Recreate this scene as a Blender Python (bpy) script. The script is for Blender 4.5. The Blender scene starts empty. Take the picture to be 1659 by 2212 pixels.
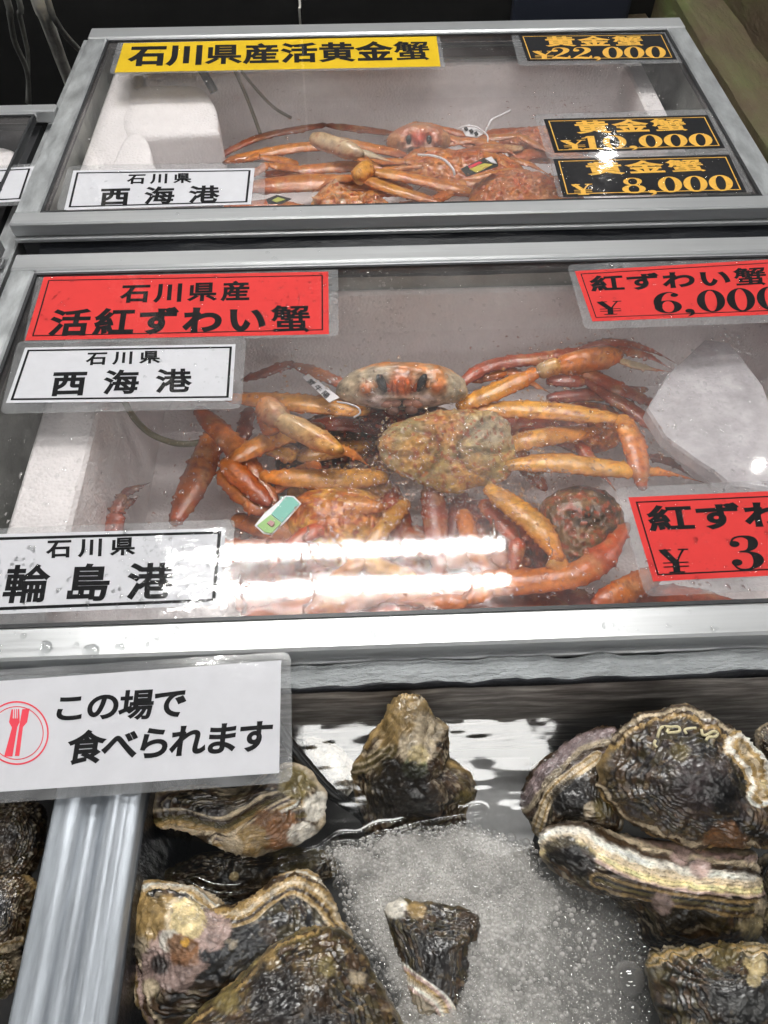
import bpy, math, random
import numpy as np
from mathutils import Matrix

# ------------------------------------------------------------------ camera, world, light, exposure
sc = bpy.context.scene
COL = sc.collection
RC = np.array([[0.99929884, -0.03738408, -0.00206368],
               [0.03147538, 0.80895014, 0.58703405],
               [-0.02027632, -0.5866874, 0.80955961]])      # rows: camera right, up, back in world axes
CAM = np.array([0.0, 0.0, 0.62])
camd = bpy.data.cameras.new('camera')
camd.sensor_fit = 'HORIZONTAL'; camd.sensor_width = 36.0; camd.lens = 36.0
camd.clip_start = 0.01; camd.clip_end = 100
camo = bpy.data.objects.new('camera', camd); COL.objects.link(camo)
M = Matrix([list(RC[:, i]) + [CAM[i]] for i in range(3)] + [[0, 0, 0, 1]])
camo.matrix_world = M
sc.camera = camo
world = bpy.data.worlds.new('World'); sc.world = world; world.use_nodes = True
bg = world.node_tree.nodes['Background']
bg.inputs[0].default_value = (0.9, 0.95, 1.0, 1); bg.inputs[1].default_value = 0.06
sc.view_settings.view_transform = 'Standard'; sc.view_settings.look = 'None'
sc.view_settings.exposure = 0.78; sc.view_settings.gamma = 1.0
TUBE_POWER = 62.0
LAMP_POWER = 22.0
sc.render.engine = 'CYCLES'
sc.cycles.max_bounces = 14; sc.cycles.transparent_max_bounces = 24
sc.cycles.diffuse_bounces = 4; sc.cycles.glossy_bounces = 4; sc.cycles.transmission_bounces = 10
sc.cycles.caustics_reflective = False; sc.cycles.caustics_refractive = False
sc.cycles.sample_clamp_indirect = 6.0
sc.cycles.use_denoising = True
sc.cycles.denoiser = 'OPENIMAGEDENOISE'

rng = np.random.default_rng(7)
random.seed(7)

# ------------------------------------------------------------------ pixel <-> place (a pixel of the 1659-wide picture and a known height)
def ray(px, py):
    d = np.array([(px - 829.5), -(py - 1106.0), -1659.0])
    return RC.T @ d
def at(px, py, z=0.0):
    d = ray(px, py); t = (z - CAM[2]) / d[2]
    return CAM + t * d
def on_plane(px, py, p0, n):
    d = ray(px, py); t = np.dot(np.asarray(p0) - CAM, n) / np.dot(d, n)
    return CAM + t * d
def to_px(V):
    c = (np.asarray(V) - CAM) @ RC.T
    return np.stack([829.5 + 1659 * c[:, 0] / -c[:, 2], 1106 - 1659 * c[:, 1] / -c[:, 2]], 1)
def z1(x, y): return x * .5291, y * .5291
def z2(x, y): return x * .5291 + 781.2, y * .5291
def z3(x, y): return x * .5291, y * .5291 + 493.7
def z4(x, y): return x * .5291 + 781.2, y * .5291 + 493.7
def z5(x, y): return x * .5291, y * .5291 + 987.5
def z6(x, y): return x * .5291 + 781.2, y * .5291 + 987.5
def z7(x, y): return x * .5291, y * .5291 + 1481.3
def z8(x, y): return x * .5291 + 781.2, y * .5291 + 1481.3
def zm(f, pts): return [f(*p) for p in pts]

# ------------------------------------------------------------------ noise
def _hash(ix, iy, iz, seed):
    h = (ix.astype(np.uint32) * np.uint32(374761393) + iy.astype(np.uint32) * np.uint32(668265263)
         + iz.astype(np.uint32) * np.uint32(2147483647) + np.uint32((seed * 974711 + 13) & 0xffffffff))
    h = (h ^ (h >> np.uint32(13))) * np.uint32(1274126177)
    h = h ^ (h >> np.uint32(16))
    return h.astype(np.float64) / 4294967295.0
def vnoise(P, scale=1.0, seed=0):
    Q = np.asarray(P, float) * scale + 1000.0
    I = np.floor(Q).astype(np.int64); f = Q - I; f = f * f * f * (f * (f * 6 - 15) + 10)
    o = 0
    for dx in (0, 1):
        for dy in (0, 1):
            for dz in (0, 1):
                w = (f[:, 0] if dx else 1 - f[:, 0]) * (f[:, 1] if dy else 1 - f[:, 1]) * (f[:, 2] if dz else 1 - f[:, 2])
                o = o + w * _hash(I[:, 0] + dx, I[:, 1] + dy, I[:, 2] + dz, seed)
    return o * 2 - 1
def fbm(P, scale=1.0, octv=4, seed=0, gain=.5):
    o = 0; a = 1; t = 0
    for k in range(octv):
        o = o + a * vnoise(P, scale * 2.03 ** k, seed + k * 17); t += a; a *= gain
    return o / t
def sstep(a, b, x):
    t = np.clip((x - a) / (b - a), 0, 1); return t * t * (3 - 2 * t)
def mix(a, b, t):
    return a + (b - a) * np.asarray(t)[..., None]

def seg_dist(Q, pts):
    """distance, signed side and running parameter of points Q (N,2) to a polyline"""
    best = np.full(len(Q), 1e9); sd = np.zeros(len(Q)); tt = np.zeros(len(Q)); run = 0
    pts = np.asarray(pts, float)
    for a, b in zip(pts[:-1], pts[1:]):
        ab = b - a; L = np.linalg.norm(ab); t = np.clip(((Q - a) @ ab) / (L * L), 0, 1); d = Q - (a + t[:, None] * ab)
        dd = np.linalg.norm(d, axis=1); s = np.sign(ab[0] * d[:, 1] - ab[1] * d[:, 0]); m = dd < best
        best[m] = dd[m]; sd[m] = (dd * s)[m]; tt[m] = run + (t * L)[m]; run += L
    return best, sd, tt
# ------------------------------------------------------------------ objects
ORG = {}
def tagit(o, label=None, cat=None, group=None, kind=None):
    if label: o['label'] = label
    if cat: o['category'] = cat
    if group: o['group'] = group
    if kind: o['kind'] = kind
    return o
def thing(name, loc, label, cat, group=None):
    o = bpy.data.objects.new(name, None); COL.objects.link(o)
    o.empty_display_size = .02
    o.location = [float(v) for v in loc]; ORG[o.name] = np.array(loc, float)
    return tagit(o, label, cat, group)
def mk(name, V, F, mat, parent=None, smooth=True, col=None, mi=None, org=None):
    V = np.asarray(V, float)
    if parent is not None: org_ = ORG[parent.name]
    elif org is not None: org_ = np.asarray(org, float)
    else:
        org_ = V.mean(0); org_[2] = V[:, 2].min()
    me = bpy.data.meshes.new(name)
    me.from_pydata((V - org_).tolist(), [], [list(map(int, f)) for f in F])
    for m in (mat if isinstance(mat, (list, tuple)) else [mat]): me.materials.append(m)
    if mi is not None: me.polygons.foreach_set('material_index', np.asarray(mi, np.int32))
    if smooth: me.polygons.foreach_set('use_smooth', np.ones(len(me.polygons), bool))
    if col is not None:
        a = me.color_attributes.new('Col', 'FLOAT_COLOR', 'POINT')
        c = np.ones((len(V), 4)); c[:, :3] = col
        a.data.foreach_set('color', c.ravel().astype(np.float32))
    me.update()
    o = bpy.data.objects.new(name, me); COL.objects.link(o)
    ORG[o.name] = org_
    if parent is not None: o.parent = parent
    else: o.location = [float(v) for v in org_]
    return o

class Geo:
    def __init__(s): s.V = []; s.F = []; s.n = 0; s.C = []; s.M = []
    def add(s, V, F, C=None, m=0):
        V = np.asarray(V, float)
        s.V.append(V); s.F += [[i + s.n for i in f] for f in F]; s.n += len(V); s.M += [m] * len(F)
        s.C.append(np.broadcast_to(np.asarray(C if C is not None else (1, 1, 1), float), (len(V), 3)))
        return s
    def box(s, a, b, C=None, bev=0.0, m=0):
        a = np.array(a, float); b = np.array(b, float); a, b = np.minimum(a, b), np.maximum(a, b)
        e = min(bev, .45 * (b - a).min())
        if e <= 0:
            V = [(x, y, z) for z in (a[2], b[2]) for y in (a[1], b[1]) for x in (a[0], b[0])]
            F = [(0, 2, 3, 1), (4, 5, 7, 6), (0, 1, 5, 4), (2, 6, 7, 3), (0, 4, 6, 2), (1, 3, 7, 5)]
            return s.add(V, F, C, m)
        V = []; idx = {}
        for k in range(3):
            for sg in range(8):
                c = [(b if sg >> j & 1 else a)[j] + ((-e if sg >> j & 1 else e) if j != k else 0) for j in range(3)]
                idx[k, sg] = len(V); V.append(c)
        F = []
        for k in range(3):
            o1, o2 = [j for j in range(3) if j != k]
            for hi in (0, 1):
                q = [hi << k | u << o1 | v << o2 for u, v in ((0, 0), (1, 0), (1, 1), (0, 1))]
                F.append([idx[k, x] for x in q])
        for k in range(3):
            o1, o2 = [j for j in range(3) if j != k]
            for u in (0, 1):
                for v in (0, 1):
                    s0 = u << o1 | v << o2; s1 = s0 | 1 << k
                    F.append([idx[o1, s0], idx[o2, s0], idx[o2, s1], idx[o1, s1]])
        for sg in range(8): F.append([idx[0, sg], idx[1, sg], idx[2, sg]])
        # consistent outward normals
        Va = np.array(V); cc = (a + b) / 2; G = []
        for f in F:
            p = Va[f]; n = np.cross(p[1] - p[0], p[2] - p[0])
            G.append(f if np.dot(n, p.mean(0) - cc) > 0 else f[::-1])
        return s.add(V, G, C, m)
    def prism(s, poly, z0, z1, C=None, m=0):
        poly = np.asarray(poly, float); n = len(poly)
        ar = np.sum(poly[:, 0] * np.roll(poly[:, 1], -1) - poly[:, 1] * np.roll(poly[:, 0], -1))
        if ar < 0: poly = poly[::-1]
        z0 = np.broadcast_to(z0, n); z1 = np.broadcast_to(z1, n)
        V = np.vstack([np.c_[poly, z0], np.c_[poly, z1]])
        F = [list(range(n))[::-1], list(range(n, 2 * n))] + [[i, (i + 1) % n, n + (i + 1) % n, n + i] for i in range(n)]
        return s.add(V, F, C, m)
    def build(s, name, mat, parent=None, smooth=False, org=None):
        return mk(name, np.vstack(s.V), s.F, mat, parent, smooth, np.vstack(s.C), s.M, org)

def grid_faces(nu, nv, wrap=False):
    F = []
    for i in range(nu - 1):
        for j in range(nv - (0 if wrap else 1)):
            k = (j + 1) % nv
            F.append([i * nv + j, i * nv + k, (i + 1) * nv + k, (i + 1) * nv + j])
    return F
def spline(pts, n, closed=False):
    P = np.asarray(pts, float); m = len(P)
    if closed: Q = np.vstack([P[-1], P, P[0], P[1]]); segs = m
    else: Q = np.vstack([2 * P[0] - P[1], P, 2 * P[-1] - P[-2]]); segs = m - 1
    T = np.linspace(0, segs, n, endpoint=not closed); out = []
    for t in T:
        i = min(int(t), segs - 1); u = t - i
        a, b, c, d = Q[i], Q[i + 1], Q[i + 2], Q[i + 3]
        out.append(.5 * ((2 * b) + (c - a) * u + (2 * a - 5 * b + 4 * c - d) * u * u + (3 * b - a - 3 * c + d) * u ** 3))
    return np.array(out)
def tube(path, rad, ns=10, flat=1.0, up=(0, 0, 1)):
    """a swept tube with rounded ends; rad is a number or one per point"""
    P = np.asarray(path, float); n = len(P); rad = np.broadcast_to(np.asarray(rad, float), n)
    T = np.gradient(P, axis=0); T /= np.linalg.norm(T, axis=1)[:, None] + 1e-12
    up = np.asarray(up, float)
    S = np.cross(T, up); bad = np.linalg.norm(S, axis=1) < .1
    S[bad] = np.cross(T[bad], (0, 1, .2)); S /= np.linalg.norm(S, axis=1)[:, None]
    N = np.cross(S, T)
    a = np.arange(ns) / ns * 2 * np.pi
    V = P[:, None] + rad[:, None, None] * (np.cos(a)[None, :, None] * S[:, None] + flat * np.sin(a)[None, :, None] * N[:, None])
    V = V.reshape(-1, 3); F = grid_faces(n, ns, True)
    F.append(list(range(ns))[::-1]); F.append([(n - 1) * ns + j for j in range(ns)])
    return V, F

# ------------------------------------------------------------------ materials
def mat(name, col=(.5, .5, .5), rough=.5, metal=0.0, coat=0.0, attr=False, bump=0.0, bscale=200.0, var=0.0, vscale=30.0,
        sss=0.0, spec=.5, stretch=None, bdist=.002, rvar=0.0, vcol=None, transm=0.0, ior=1.45, alpha=1.0):
    m = bpy.data.materials.new(name); m.use_nodes = True
    nt = m.node_tree; N = nt.nodes; L = nt.links; b = N['Principled BSDF']
    b.inputs['Base Color'].default_value = (*col, 1); b.inputs['Roughness'].default_value = rough
    b.inputs['Metallic'].default_value = metal; b.inputs['Coat Weight'].default_value = coat
    b.inputs['Coat Roughness'].default_value = .04
    b.inputs['Specular IOR Level'].default_value = spec
    b.inputs['Transmission Weight'].default_value = transm; b.inputs['IOR'].default_value = ior
    b.inputs['Alpha'].default_value = alpha
    if sss:
        b.inputs['Subsurface Weight'].default_value = sss
        b.inputs['Subsurface Radius'].default_value = (.01, .004, .002)
        b.inputs['Subsurface Scale'].default_value = .6
    tc = N.new('ShaderNodeTexCoord'); src = tc.outputs['Object']
    if stretch:
        mp = N.new('ShaderNodeMapping'); mp.inputs['Scale'].default_value = stretch
        L.new(src, mp.inputs['Vector']); src = mp.outputs['Vector']
    base = None
    if attr:
        at_ = N.new('ShaderNodeAttribute'); at_.attribute_name = 'Col'; base = at_.outputs['Color']
    if var:
        nz = N.new('ShaderNodeTexNoise'); nz.inputs['Scale'].default_value = vscale; nz.inputs['Detail'].default_value = 8
        nz.inputs['Roughness'].default_value = .65
        L.new(src, nz.inputs['Vector'])
        mr = N.new('ShaderNodeMapRange'); mr.inputs['From Min'].default_value = .3; mr.inputs['From Max'].default_value = .7
        mr.inputs['To Min'].default_value = 1 - var; mr.inputs['To Max'].default_value = 1 + var * .6
        L.new(nz.outputs['Fac'], mr.inputs['Value'])
        mx = N.new('ShaderNodeMix'); mx.data_type = 'RGBA'; mx.blend_type = 'MULTIPLY'; mx.inputs['Factor'].default_value = 1
        if base is not None: L.new(base, mx.inputs['A'])
        else: mx.inputs['A'].default_value = (*col, 1)
        if vcol is not None:
            m2 = N.new('ShaderNodeMix'); m2.data_type = 'RGBA'
            m2.inputs['B'].default_value = (*vcol, 1)
            if base is not None: L.new(base, m2.inputs['A'])
            else: m2.inputs['A'].default_value = (*col, 1)
            mr2 = N.new('ShaderNodeMapRange'); mr2.inputs['From Min'].default_value = .45; mr2.inputs['From Max'].default_value = .68
            L.new(nz.outputs['Fac'], mr2.inputs['Value']); L.new(mr2.outputs['Result'], m2.inputs['Factor'])
            L.new(m2.outputs['Result'], mx.inputs['A'])
        L.new(mr.outputs['Result'], mx.inputs['B']); base = mx.outputs['Result']
        if rvar:
            mr3 = N.new('ShaderNodeMapRange'); mr3.inputs['To Min'].default_value = rough - rvar; mr3.inputs['To Max'].default_value = rough + rvar
            mr3.inputs['From Min'].default_value = .3; mr3.inputs['From Max'].default_value = .7
            L.new(nz.outputs['Fac'], mr3.inputs['Value']); L.new(mr3.outputs['Result'], b.inputs['Roughness'])
    if base is not None: L.new(base, b.inputs['Base Color'])
    if bump:
        nb = N.new('ShaderNodeTexNoise'); nb.inputs['Scale'].default_value = bscale; nb.inputs['Detail'].default_value = 6
        nb.inputs['Roughness'].default_value = .6
        L.new(src, nb.inputs['Vector'])
        bp = N.new('ShaderNodeBump'); bp.inputs['Strength'].default_value = bump; bp.inputs['Distance'].default_value = bdist
        L.new(nb.outputs['Fac'], bp.inputs['Height'])
        L.new(bp.outputs['Normal'], b.inputs['Normal']); L.new(bp.outputs['Normal'], b.inputs['Coat Normal'])
    return m
def thin(name, tint=(1, 1, 1), ior=1.5, rough=.02, haze=0.0, hcol=(.85, .85, .85), hscale=8.0, bump=0.0, bscale=60.0, bdist=.001,
         stretch=(1, 1, 1), hmin=.0, boost=1.0, rimw=0.0):
    """a thin clear sheet: what is behind shows through, lamps mirror in it by Fresnel, a little haze scatters"""
    m = bpy.data.materials.new(name); m.use_nodes = True
    nt = m.node_tree; N = nt.nodes; L = nt.links
    N.remove(N['Principled BSDF']); out = N['Material Output']
    tr = N.new('ShaderNodeBsdfTransparent'); tr.inputs[0].default_value = (*tint, 1)
    gl = N.new('ShaderNodeBsdfGlossy'); gl.inputs['Roughness'].default_value = rough
    fr = N.new('ShaderNodeFresnel')
    ge = N.new('ShaderNodeNewGeometry'); io = N.new('ShaderNodeMapRange')      # same mirror strength from both sides of the sheet
    io.inputs['To Min'].default_value = ior; io.inputs['To Max'].default_value = 1 / ior
    L.new(ge.outputs['Backfacing'], io.inputs['Value']); L.new(io.outputs['Result'], fr.inputs['IOR'])
    tc = N.new('ShaderNodeTexCoord'); mp = N.new('ShaderNodeMapping'); mp.inputs['Scale'].default_value = stretch
    L.new(tc.outputs['Object'], mp.inputs['Vector'])
    if bump:
        nb = N.new('ShaderNodeTexNoise'); nb.inputs['Scale'].default_value = bscale; nb.inputs['Detail'].default_value = 4
        L.new(mp.outputs['Vector'], nb.inputs['Vector'])
        bp = N.new('ShaderNodeBump'); bp.inputs['Strength'].default_value = bump; bp.inputs['Distance'].default_value = bdist
        L.new(nb.outputs['Fac'], bp.inputs['Height'])
        L.new(bp.outputs['Normal'], gl.inputs['Normal']); L.new(bp.outputs['Normal'], fr.inputs['Normal'])
    fac = fr.outputs['Fac']
    if boost != 1:
        mu = N.new('ShaderNodeMath'); mu.operation = 'MULTIPLY'; mu.use_clamp = True; mu.inputs[1].default_value = boost
        L.new(fac, mu.inputs[0]); fac = mu.outputs[0]
    base = tr.outputs[0]
    if haze:
        df = N.new('ShaderNodeBsdfDiffuse'); df.inputs[0].default_value = (*hcol, 1)
        nh = N.new('ShaderNodeTexNoise'); nh.inputs['Scale'].default_value = hscale; nh.inputs['Detail'].default_value = 7
        nh.inputs['Roughness'].default_value = .65
        L.new(mp.outputs['Vector'], nh.inputs['Vector'])
        mr = N.new('ShaderNodeMapRange'); mr.inputs['From Min'].default_value = .35; mr.inputs['From Max'].default_value = .7
        mr.inputs['To Min'].default_value = hmin; mr.inputs['To Max'].default_value = haze
        L.new(nh.outputs['Fac'], mr.inputs['Value'])
        mh = N.new('ShaderNodeMixShader'); L.new(mr.outputs['Result'], mh.inputs[0]); L.new(base, mh.inputs[1]); L.new(df.outputs[0], mh.inputs[2])
        base = mh.outputs[0]
    if rimw:
        lw = N.new('ShaderNodeLayerWeight'); lw.inputs['Blend'].default_value = .5
        pw = N.new('ShaderNodeMath'); pw.operation = 'POWER'; pw.inputs[1].default_value = 1.3; L.new(lw.outputs['Facing'], pw.inputs[0])
        pm_ = N.new('ShaderNodeMath'); pm_.operation = 'MULTIPLY'; pm_.inputs[1].default_value = rimw; L.new(pw.outputs[0], pm_.inputs[0])
        dr = N.new('ShaderNodeBsdfDiffuse'); dr.inputs[0].default_value = (*hcol, 1)
        mm = N.new('ShaderNodeMixShader'); L.new(pm_.outputs[0], mm.inputs[0]); L.new(base, mm.inputs[1]); L.new(dr.outputs[0], mm.inputs[2]); base = mm.outputs[0]
    mg = N.new('ShaderNodeMixShader'); L.new(fac, mg.inputs[0]); L.new(base, mg.inputs[1]); L.new(gl.outputs[0], mg.inputs[2])
    L.new(mg.outputs[0], out.inputs['Surface'])
    return m
def emit(name, col, strength):
    m = bpy.data.materials.new(name); m.use_nodes = True
    nt = m.node_tree; nt.nodes.remove(nt.nodes['Principled BSDF'])
    e = nt.nodes.new('ShaderNodeEmission'); e.inputs[0].default_value = (*col, 1); e.inputs[1].default_value = strength
    nt.links.new(e.outputs[0], nt.nodes['Material Output'].inputs[0])
    return m

ALU = mat('brushed aluminium', (.66, .67, .68), .36, .75, var=.06, vscale=14, stretch=(.25, 30, 30), bump=.02, bscale=40, rvar=.06)
ALU_SIDE = mat('brushed aluminium along', (.60, .62, .63), .4, .75, var=.32, vscale=12, stretch=(5, 1.6, 5), bump=.06, bscale=40, rvar=.08)
ALU_DULL = mat('dull aluminium', (.5, .51, .52), .45, .7, var=.25, vscale=40, rvar=.1)
DARKPROF = mat('dark rubber seal', (.02, .021, .023), .45)
VINYL = mat('black vinyl sheet', (.018, .02, .025), .3, bump=.5, bscale=18, bdist=.01, stretch=(1, 4, 1))
VINYL_GREY = mat('grey vinyl lining', (.36, .38, .35), .3, bump=.5, bscale=22, bdist=.01, var=.3, vscale=10)
FOIL = mat('grey vinyl strip', (.58, .61, .63), .16, .0, coat=.8, bump=1.0, bscale=55, bdist=.02, stretch=(1, 3, 1), var=.25, vscale=14)
TANKWALL = mat('worn tank wall', (.30, .265, .24), .35, var=.6, vscale=45, stretch=(.35, 1, 2.5), vcol=(.52, .49, .46), bump=.2)
FOAMBOX = mat('styrofoam', (.92, .90, .90), .6, var=.05, vscale=60, bump=.35, bscale=260, bdist=.002)
def foam_beads(m):
    nt = m.node_tree; N = nt.nodes; L = nt.links; b = N['Principled BSDF']
    tc = N.new('ShaderNodeTexCoord'); vo = N.new('ShaderNodeTexVoronoi'); vo.inputs['Scale'].default_value = 230
    L.new(tc.outputs['Object'], vo.inputs['Vector'])
    old = [l for l in L if l.to_socket == b.inputs['Normal']][0].from_node
    bp = N.new('ShaderNodeBump'); bp.inputs['Strength'].default_value = .5; bp.inputs['Distance'].default_value = .0025; bp.invert = True
    L.new(vo.outputs['Distance'], bp.inputs['Height']); L.new(old.outputs['Normal'], bp.inputs['Normal']); L.new(bp.outputs['Normal'], b.inputs['Normal'])
foam_beads(FOAMBOX)
PANE = thin('wet glass pane', (.99, .98, .98), 1.5, .05, haze=.06, hcol=(.78, .75, .74), hscale=6, bump=.025, bscale=70, bdist=.0015, hmin=.0, boost=.85)
WATER = thin('sea water', (.985, .97, .97), 1.33, .09, boost=.85)
WATER_T = thin('tank water', (.95, .95, .94), 1.33, .06, boost=2.2)
FILM = thin('laminate film', (.98, .98, .98), 1.45, .06, bump=.25, bscale=16, bdist=.004)
FILM_B = thin('laminate backing film', (.95, .95, .95), 1.45, .08, haze=.26, hmin=.10, hcol=(.8, .81, .83), hscale=30)
PAPER = lambda n, c: mat(n, c, .7, var=.05, vscale=40, bump=.05, bscale=60, spec=.12)
INK = mat('black ink', (.010, .010, .011), .6, var=.25, vscale=300, spec=.08)
DROP = thin('water drop', (.97, .98, .98), 1.36, .01, boost=3.0)
DROPG = mat('clear water bead', (1, 1, 1), .02, transm=1.0, ior=1.33)
def half_glass():
    m = thin('water bead', (.97, .98, .98), 1.36, .01, boost=3.0); nt = m.node_tree; N = nt.nodes; L = nt.links
    out = N['Material Output']; src = out.inputs['Surface'].links[0].from_socket
    gl = N.new('ShaderNodeBsdfGlass'); gl.inputs['IOR'].default_value = 1.33; gl.inputs['Roughness'].default_value = .01
    mx = N.new('ShaderNodeMixShader'); mx.inputs[0].default_value = .45
    L.new(src, mx.inputs[1]); L.new(gl.outputs[0], mx.inputs[2]); L.new(mx.outputs[0], out.inputs['Surface']); return m
DROPM = half_glass()
CRAB = mat('crab shell', (.5, .2, .05), .36, attr=True, coat=.75, bump=.35, bscale=260, bdist=.0015, var=.38, vscale=95, sss=.05, rvar=.1)
SHELL = mat('oyster shell', (.2, .2, .2), .42, attr=True, coat=1.0, bump=.28, bscale=210, bdist=.0025, var=.65, vscale=130, rvar=.14, spec=.3)
BLACK = mat('black plastic', (.012, .012, .012), .25)
# ------------------------------------------------------------------ the setting
g = Geo(); g.add([(-6, -3, -.75), (6, -3, -.75), (6, 8, -.75), (-6, 8, -.75)], [(0, 1, 2, 3)])
tagit(g.build('floor', mat('dark wet floor', (.03, .03, .03), .4, var=.4, vscale=4)), kind='structure')
g = Geo(); g.box((-3, 2.45, -.75), (.92, 2.5, .25))
o = g.build('back_panel', mat('black rubber sheet', (.005, .005, .005), .6, bump=.2, bscale=20, var=.5, vscale=12))
tagit(o, 'black sheet hanging behind the crab cases', 'panel')
g = Geo(); g.box((.45, 2.38, -.7), (.78, 2.43, .2), bev=.01)
o = g.build('cloth_panel', mat('navy cloth', (.005, .008, .018), .8))
tagit(o, 'dark navy cloth panel in front of the black sheet', 'panel')
def cable(px, z, r, m, label, cat='cable'):
    P = np.array([at(x, y, zz) for (x, y), zz in zip(px, z)]); P = np.vstack([P[0] + (-.02, .12, .9), P[0] + (-.01, .05, .3), P])
    V, F = tube(spline(P, 40), r, 8)
    return tagit(mk('hanging_cable', V, F, m), label, cat, 'cables behind the cases')
CAB = mat('dusty white cable', (.78, .76, .70), .5, var=.3, vscale=30)
CABD = mat('dusty grey cable', (.28, .28, .26), .5, var=.3, vscale=30)
cable(zm(z1, [(140, -60), (190, 80), (240, 220), (285, 340), (330, 470)]), np.linspace(.1, -.45, 5), .0135, CAB, 'thick dusty white cable running down left of the yellow sign')
cable(zm(z1, [(175, -60), (230, 90), (300, 180), (360, 230), (430, 260)]), np.linspace(.1, -.4, 5), .006, CABD, 'thin grey cable bending right behind the top case corner')
cable(zm(z1, [(10, -60), (40, 60), (60, 170), (110, 290), (120, 420)]), np.linspace(.1, -.4, 5), .006, CABD, 'thin grey cable at the far left of the black sheet')
cable(zm(z1, [(60, -60), (80, 60), (100, 150), (115, 240), (112, 420)]), np.linspace(.1, -.4, 5), .005, CABD, 'second thin grey cable between the white cable and the far left one')
cable(zm(z1, [(1218, -60), (1222, 40), (1226, 100)]), np.linspace(.0, -.08, 3), .0022, CAB, 'single thin white cord in front of the black sheet above the yellow sign')
# weathered beams at the right
MOSS = mat('mossy weathered timber', (.13, .095, .06), .6, var=.7, vscale=7, vcol=(.07, .085, .03), bump=.8, bscale=14, bdist=.02, stretch=(1, .35, 1))
for k, (xa, xb, za, lab) in enumerate(((.70, .86, -.34, 'lowest mossy timber beam beside the top case rail'), (.865, .99, -.23, 'middle mossy timber beam right of the top case'),
                                       (.995, 1.16, -.13, 'upper mossy timber beam at the top right'), (1.165, 1.6, -.02, 'topmost dark timber beam in the top right corner'))):
    g = Geo(); ny = 30
    yy = np.linspace(.5, 3.2, ny); sec = [(xa, -.75), (xa, za - .012), (xa + .012, za), (xb - .012, za), (xb, za - .012), (xb, -.75)]
    V = np.array([(x, y, z) for y in yy for x, z in sec]); nz_ = fbm(V, 9, 3, 5 + k); V[:, 0] += .008 * nz_; V[:, 2] += .01 * fbm(V, 7, 3, 15 + k)
    F = grid_faces(ny, len(sec))
    tagit(mk('timber_beam', V, F, MOSS, smooth=False), lab, 'beam', 'mossy timber beams')

# ------------------------------------------------------------------ display cases
def frame_rails(root, x0, x1, y0, y1, zt, h, w, wf, wb, right=True):
    e = .0025
    g = Geo(); g.box((x0, y0, zt - h), (x1, y0 + wf, zt), bev=e)
    g.box((x0, y0 - .003, zt - h - .008), (x1, y0 + .012, zt - h - .001), bev=.0015)
    g.build('front_rail', ALU, root)
    g = Geo(); g.box((x0 + .03, y0 + .004, zt - h - .02), (x1 - .03, y0 + .016, zt - h - .009)); g.build('rubber_seal', DARKPROF, root)
    g = Geo(); g.box((x0, y1 - wb, zt - h), (x1, y1, zt), bev=e); g.box((x0 + w, y1 - wb - .006, zt - .012), (x1 - w, y1 - wb - .0005, zt - .004), bev=.001)
    g.build('back_rail', ALU, root)
    for xa, xb in ((x0, x0 + w), (x1 - w, x1)) if right else ((x0, x0 + w),):
        g = Geo(); g.box((xa + .0003, y0 + wf + .0006, zt - h), (xb - .0003, y1 - wb - .0006, zt - .0012), bev=e)
        g.build('side_rail', ALU_SIDE, root)
    # black glazing strip round the pane
    g = Geo(); s = .004; a, b, c, d = x0 + w + .0006, x1 - w - .0006, y0 + wf + .0006, y1 - wb - .007
    for p, q in (((a, c, zt - .014), (a + s, d, zt - .002)), ((b - s, c, zt - .014), (b, d, zt - .002)), ((a + s + .0003, c, zt - .014), (b - s - .0003, c + s, zt - .002)),
                 ((a + s + .0003, d - s, zt - .014), (b - s - .0003, d, zt - .002))): g.box(p, q)
    g.build('glazing_strip', DARKPROF, root)
    g = Geo(); g.box((a + s + .0004, c + s + .0004, zt - .009), (b - s - .0004, d - s - .0004, zt - .005)); g.build('glass_pane', PANE, root)
def glass_lid(x0, x1, y0, y1, label, wf=.03, wb=.032, w=.034, right=True):
    root = thing('glass_lid', ((x0 + x1) / 2, (y0 + y1) / 2, -.022), label, 'lid', 'glass lids')
    frame_rails(root, x0, x1, y0, y1, 0.0, .021, w, wf, wb, right)
    return root
LID_T = glass_lid(-.482, .612, .957, 1.57, 'far aluminium framed glass lid under the yellow sign and black price cards', .028, .04, .036)
LID_M = glass_lid(-.455, .640, .302, .889, 'near aluminium framed glass lid under the red cards, beaded with water', .032, .032, .032)
LID_N = glass_lid(-1.6, -.485, .90, 1.29, 'neighbouring glass lid at the left edge under a part hidden white card', .028, .022, .03, False)

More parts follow.
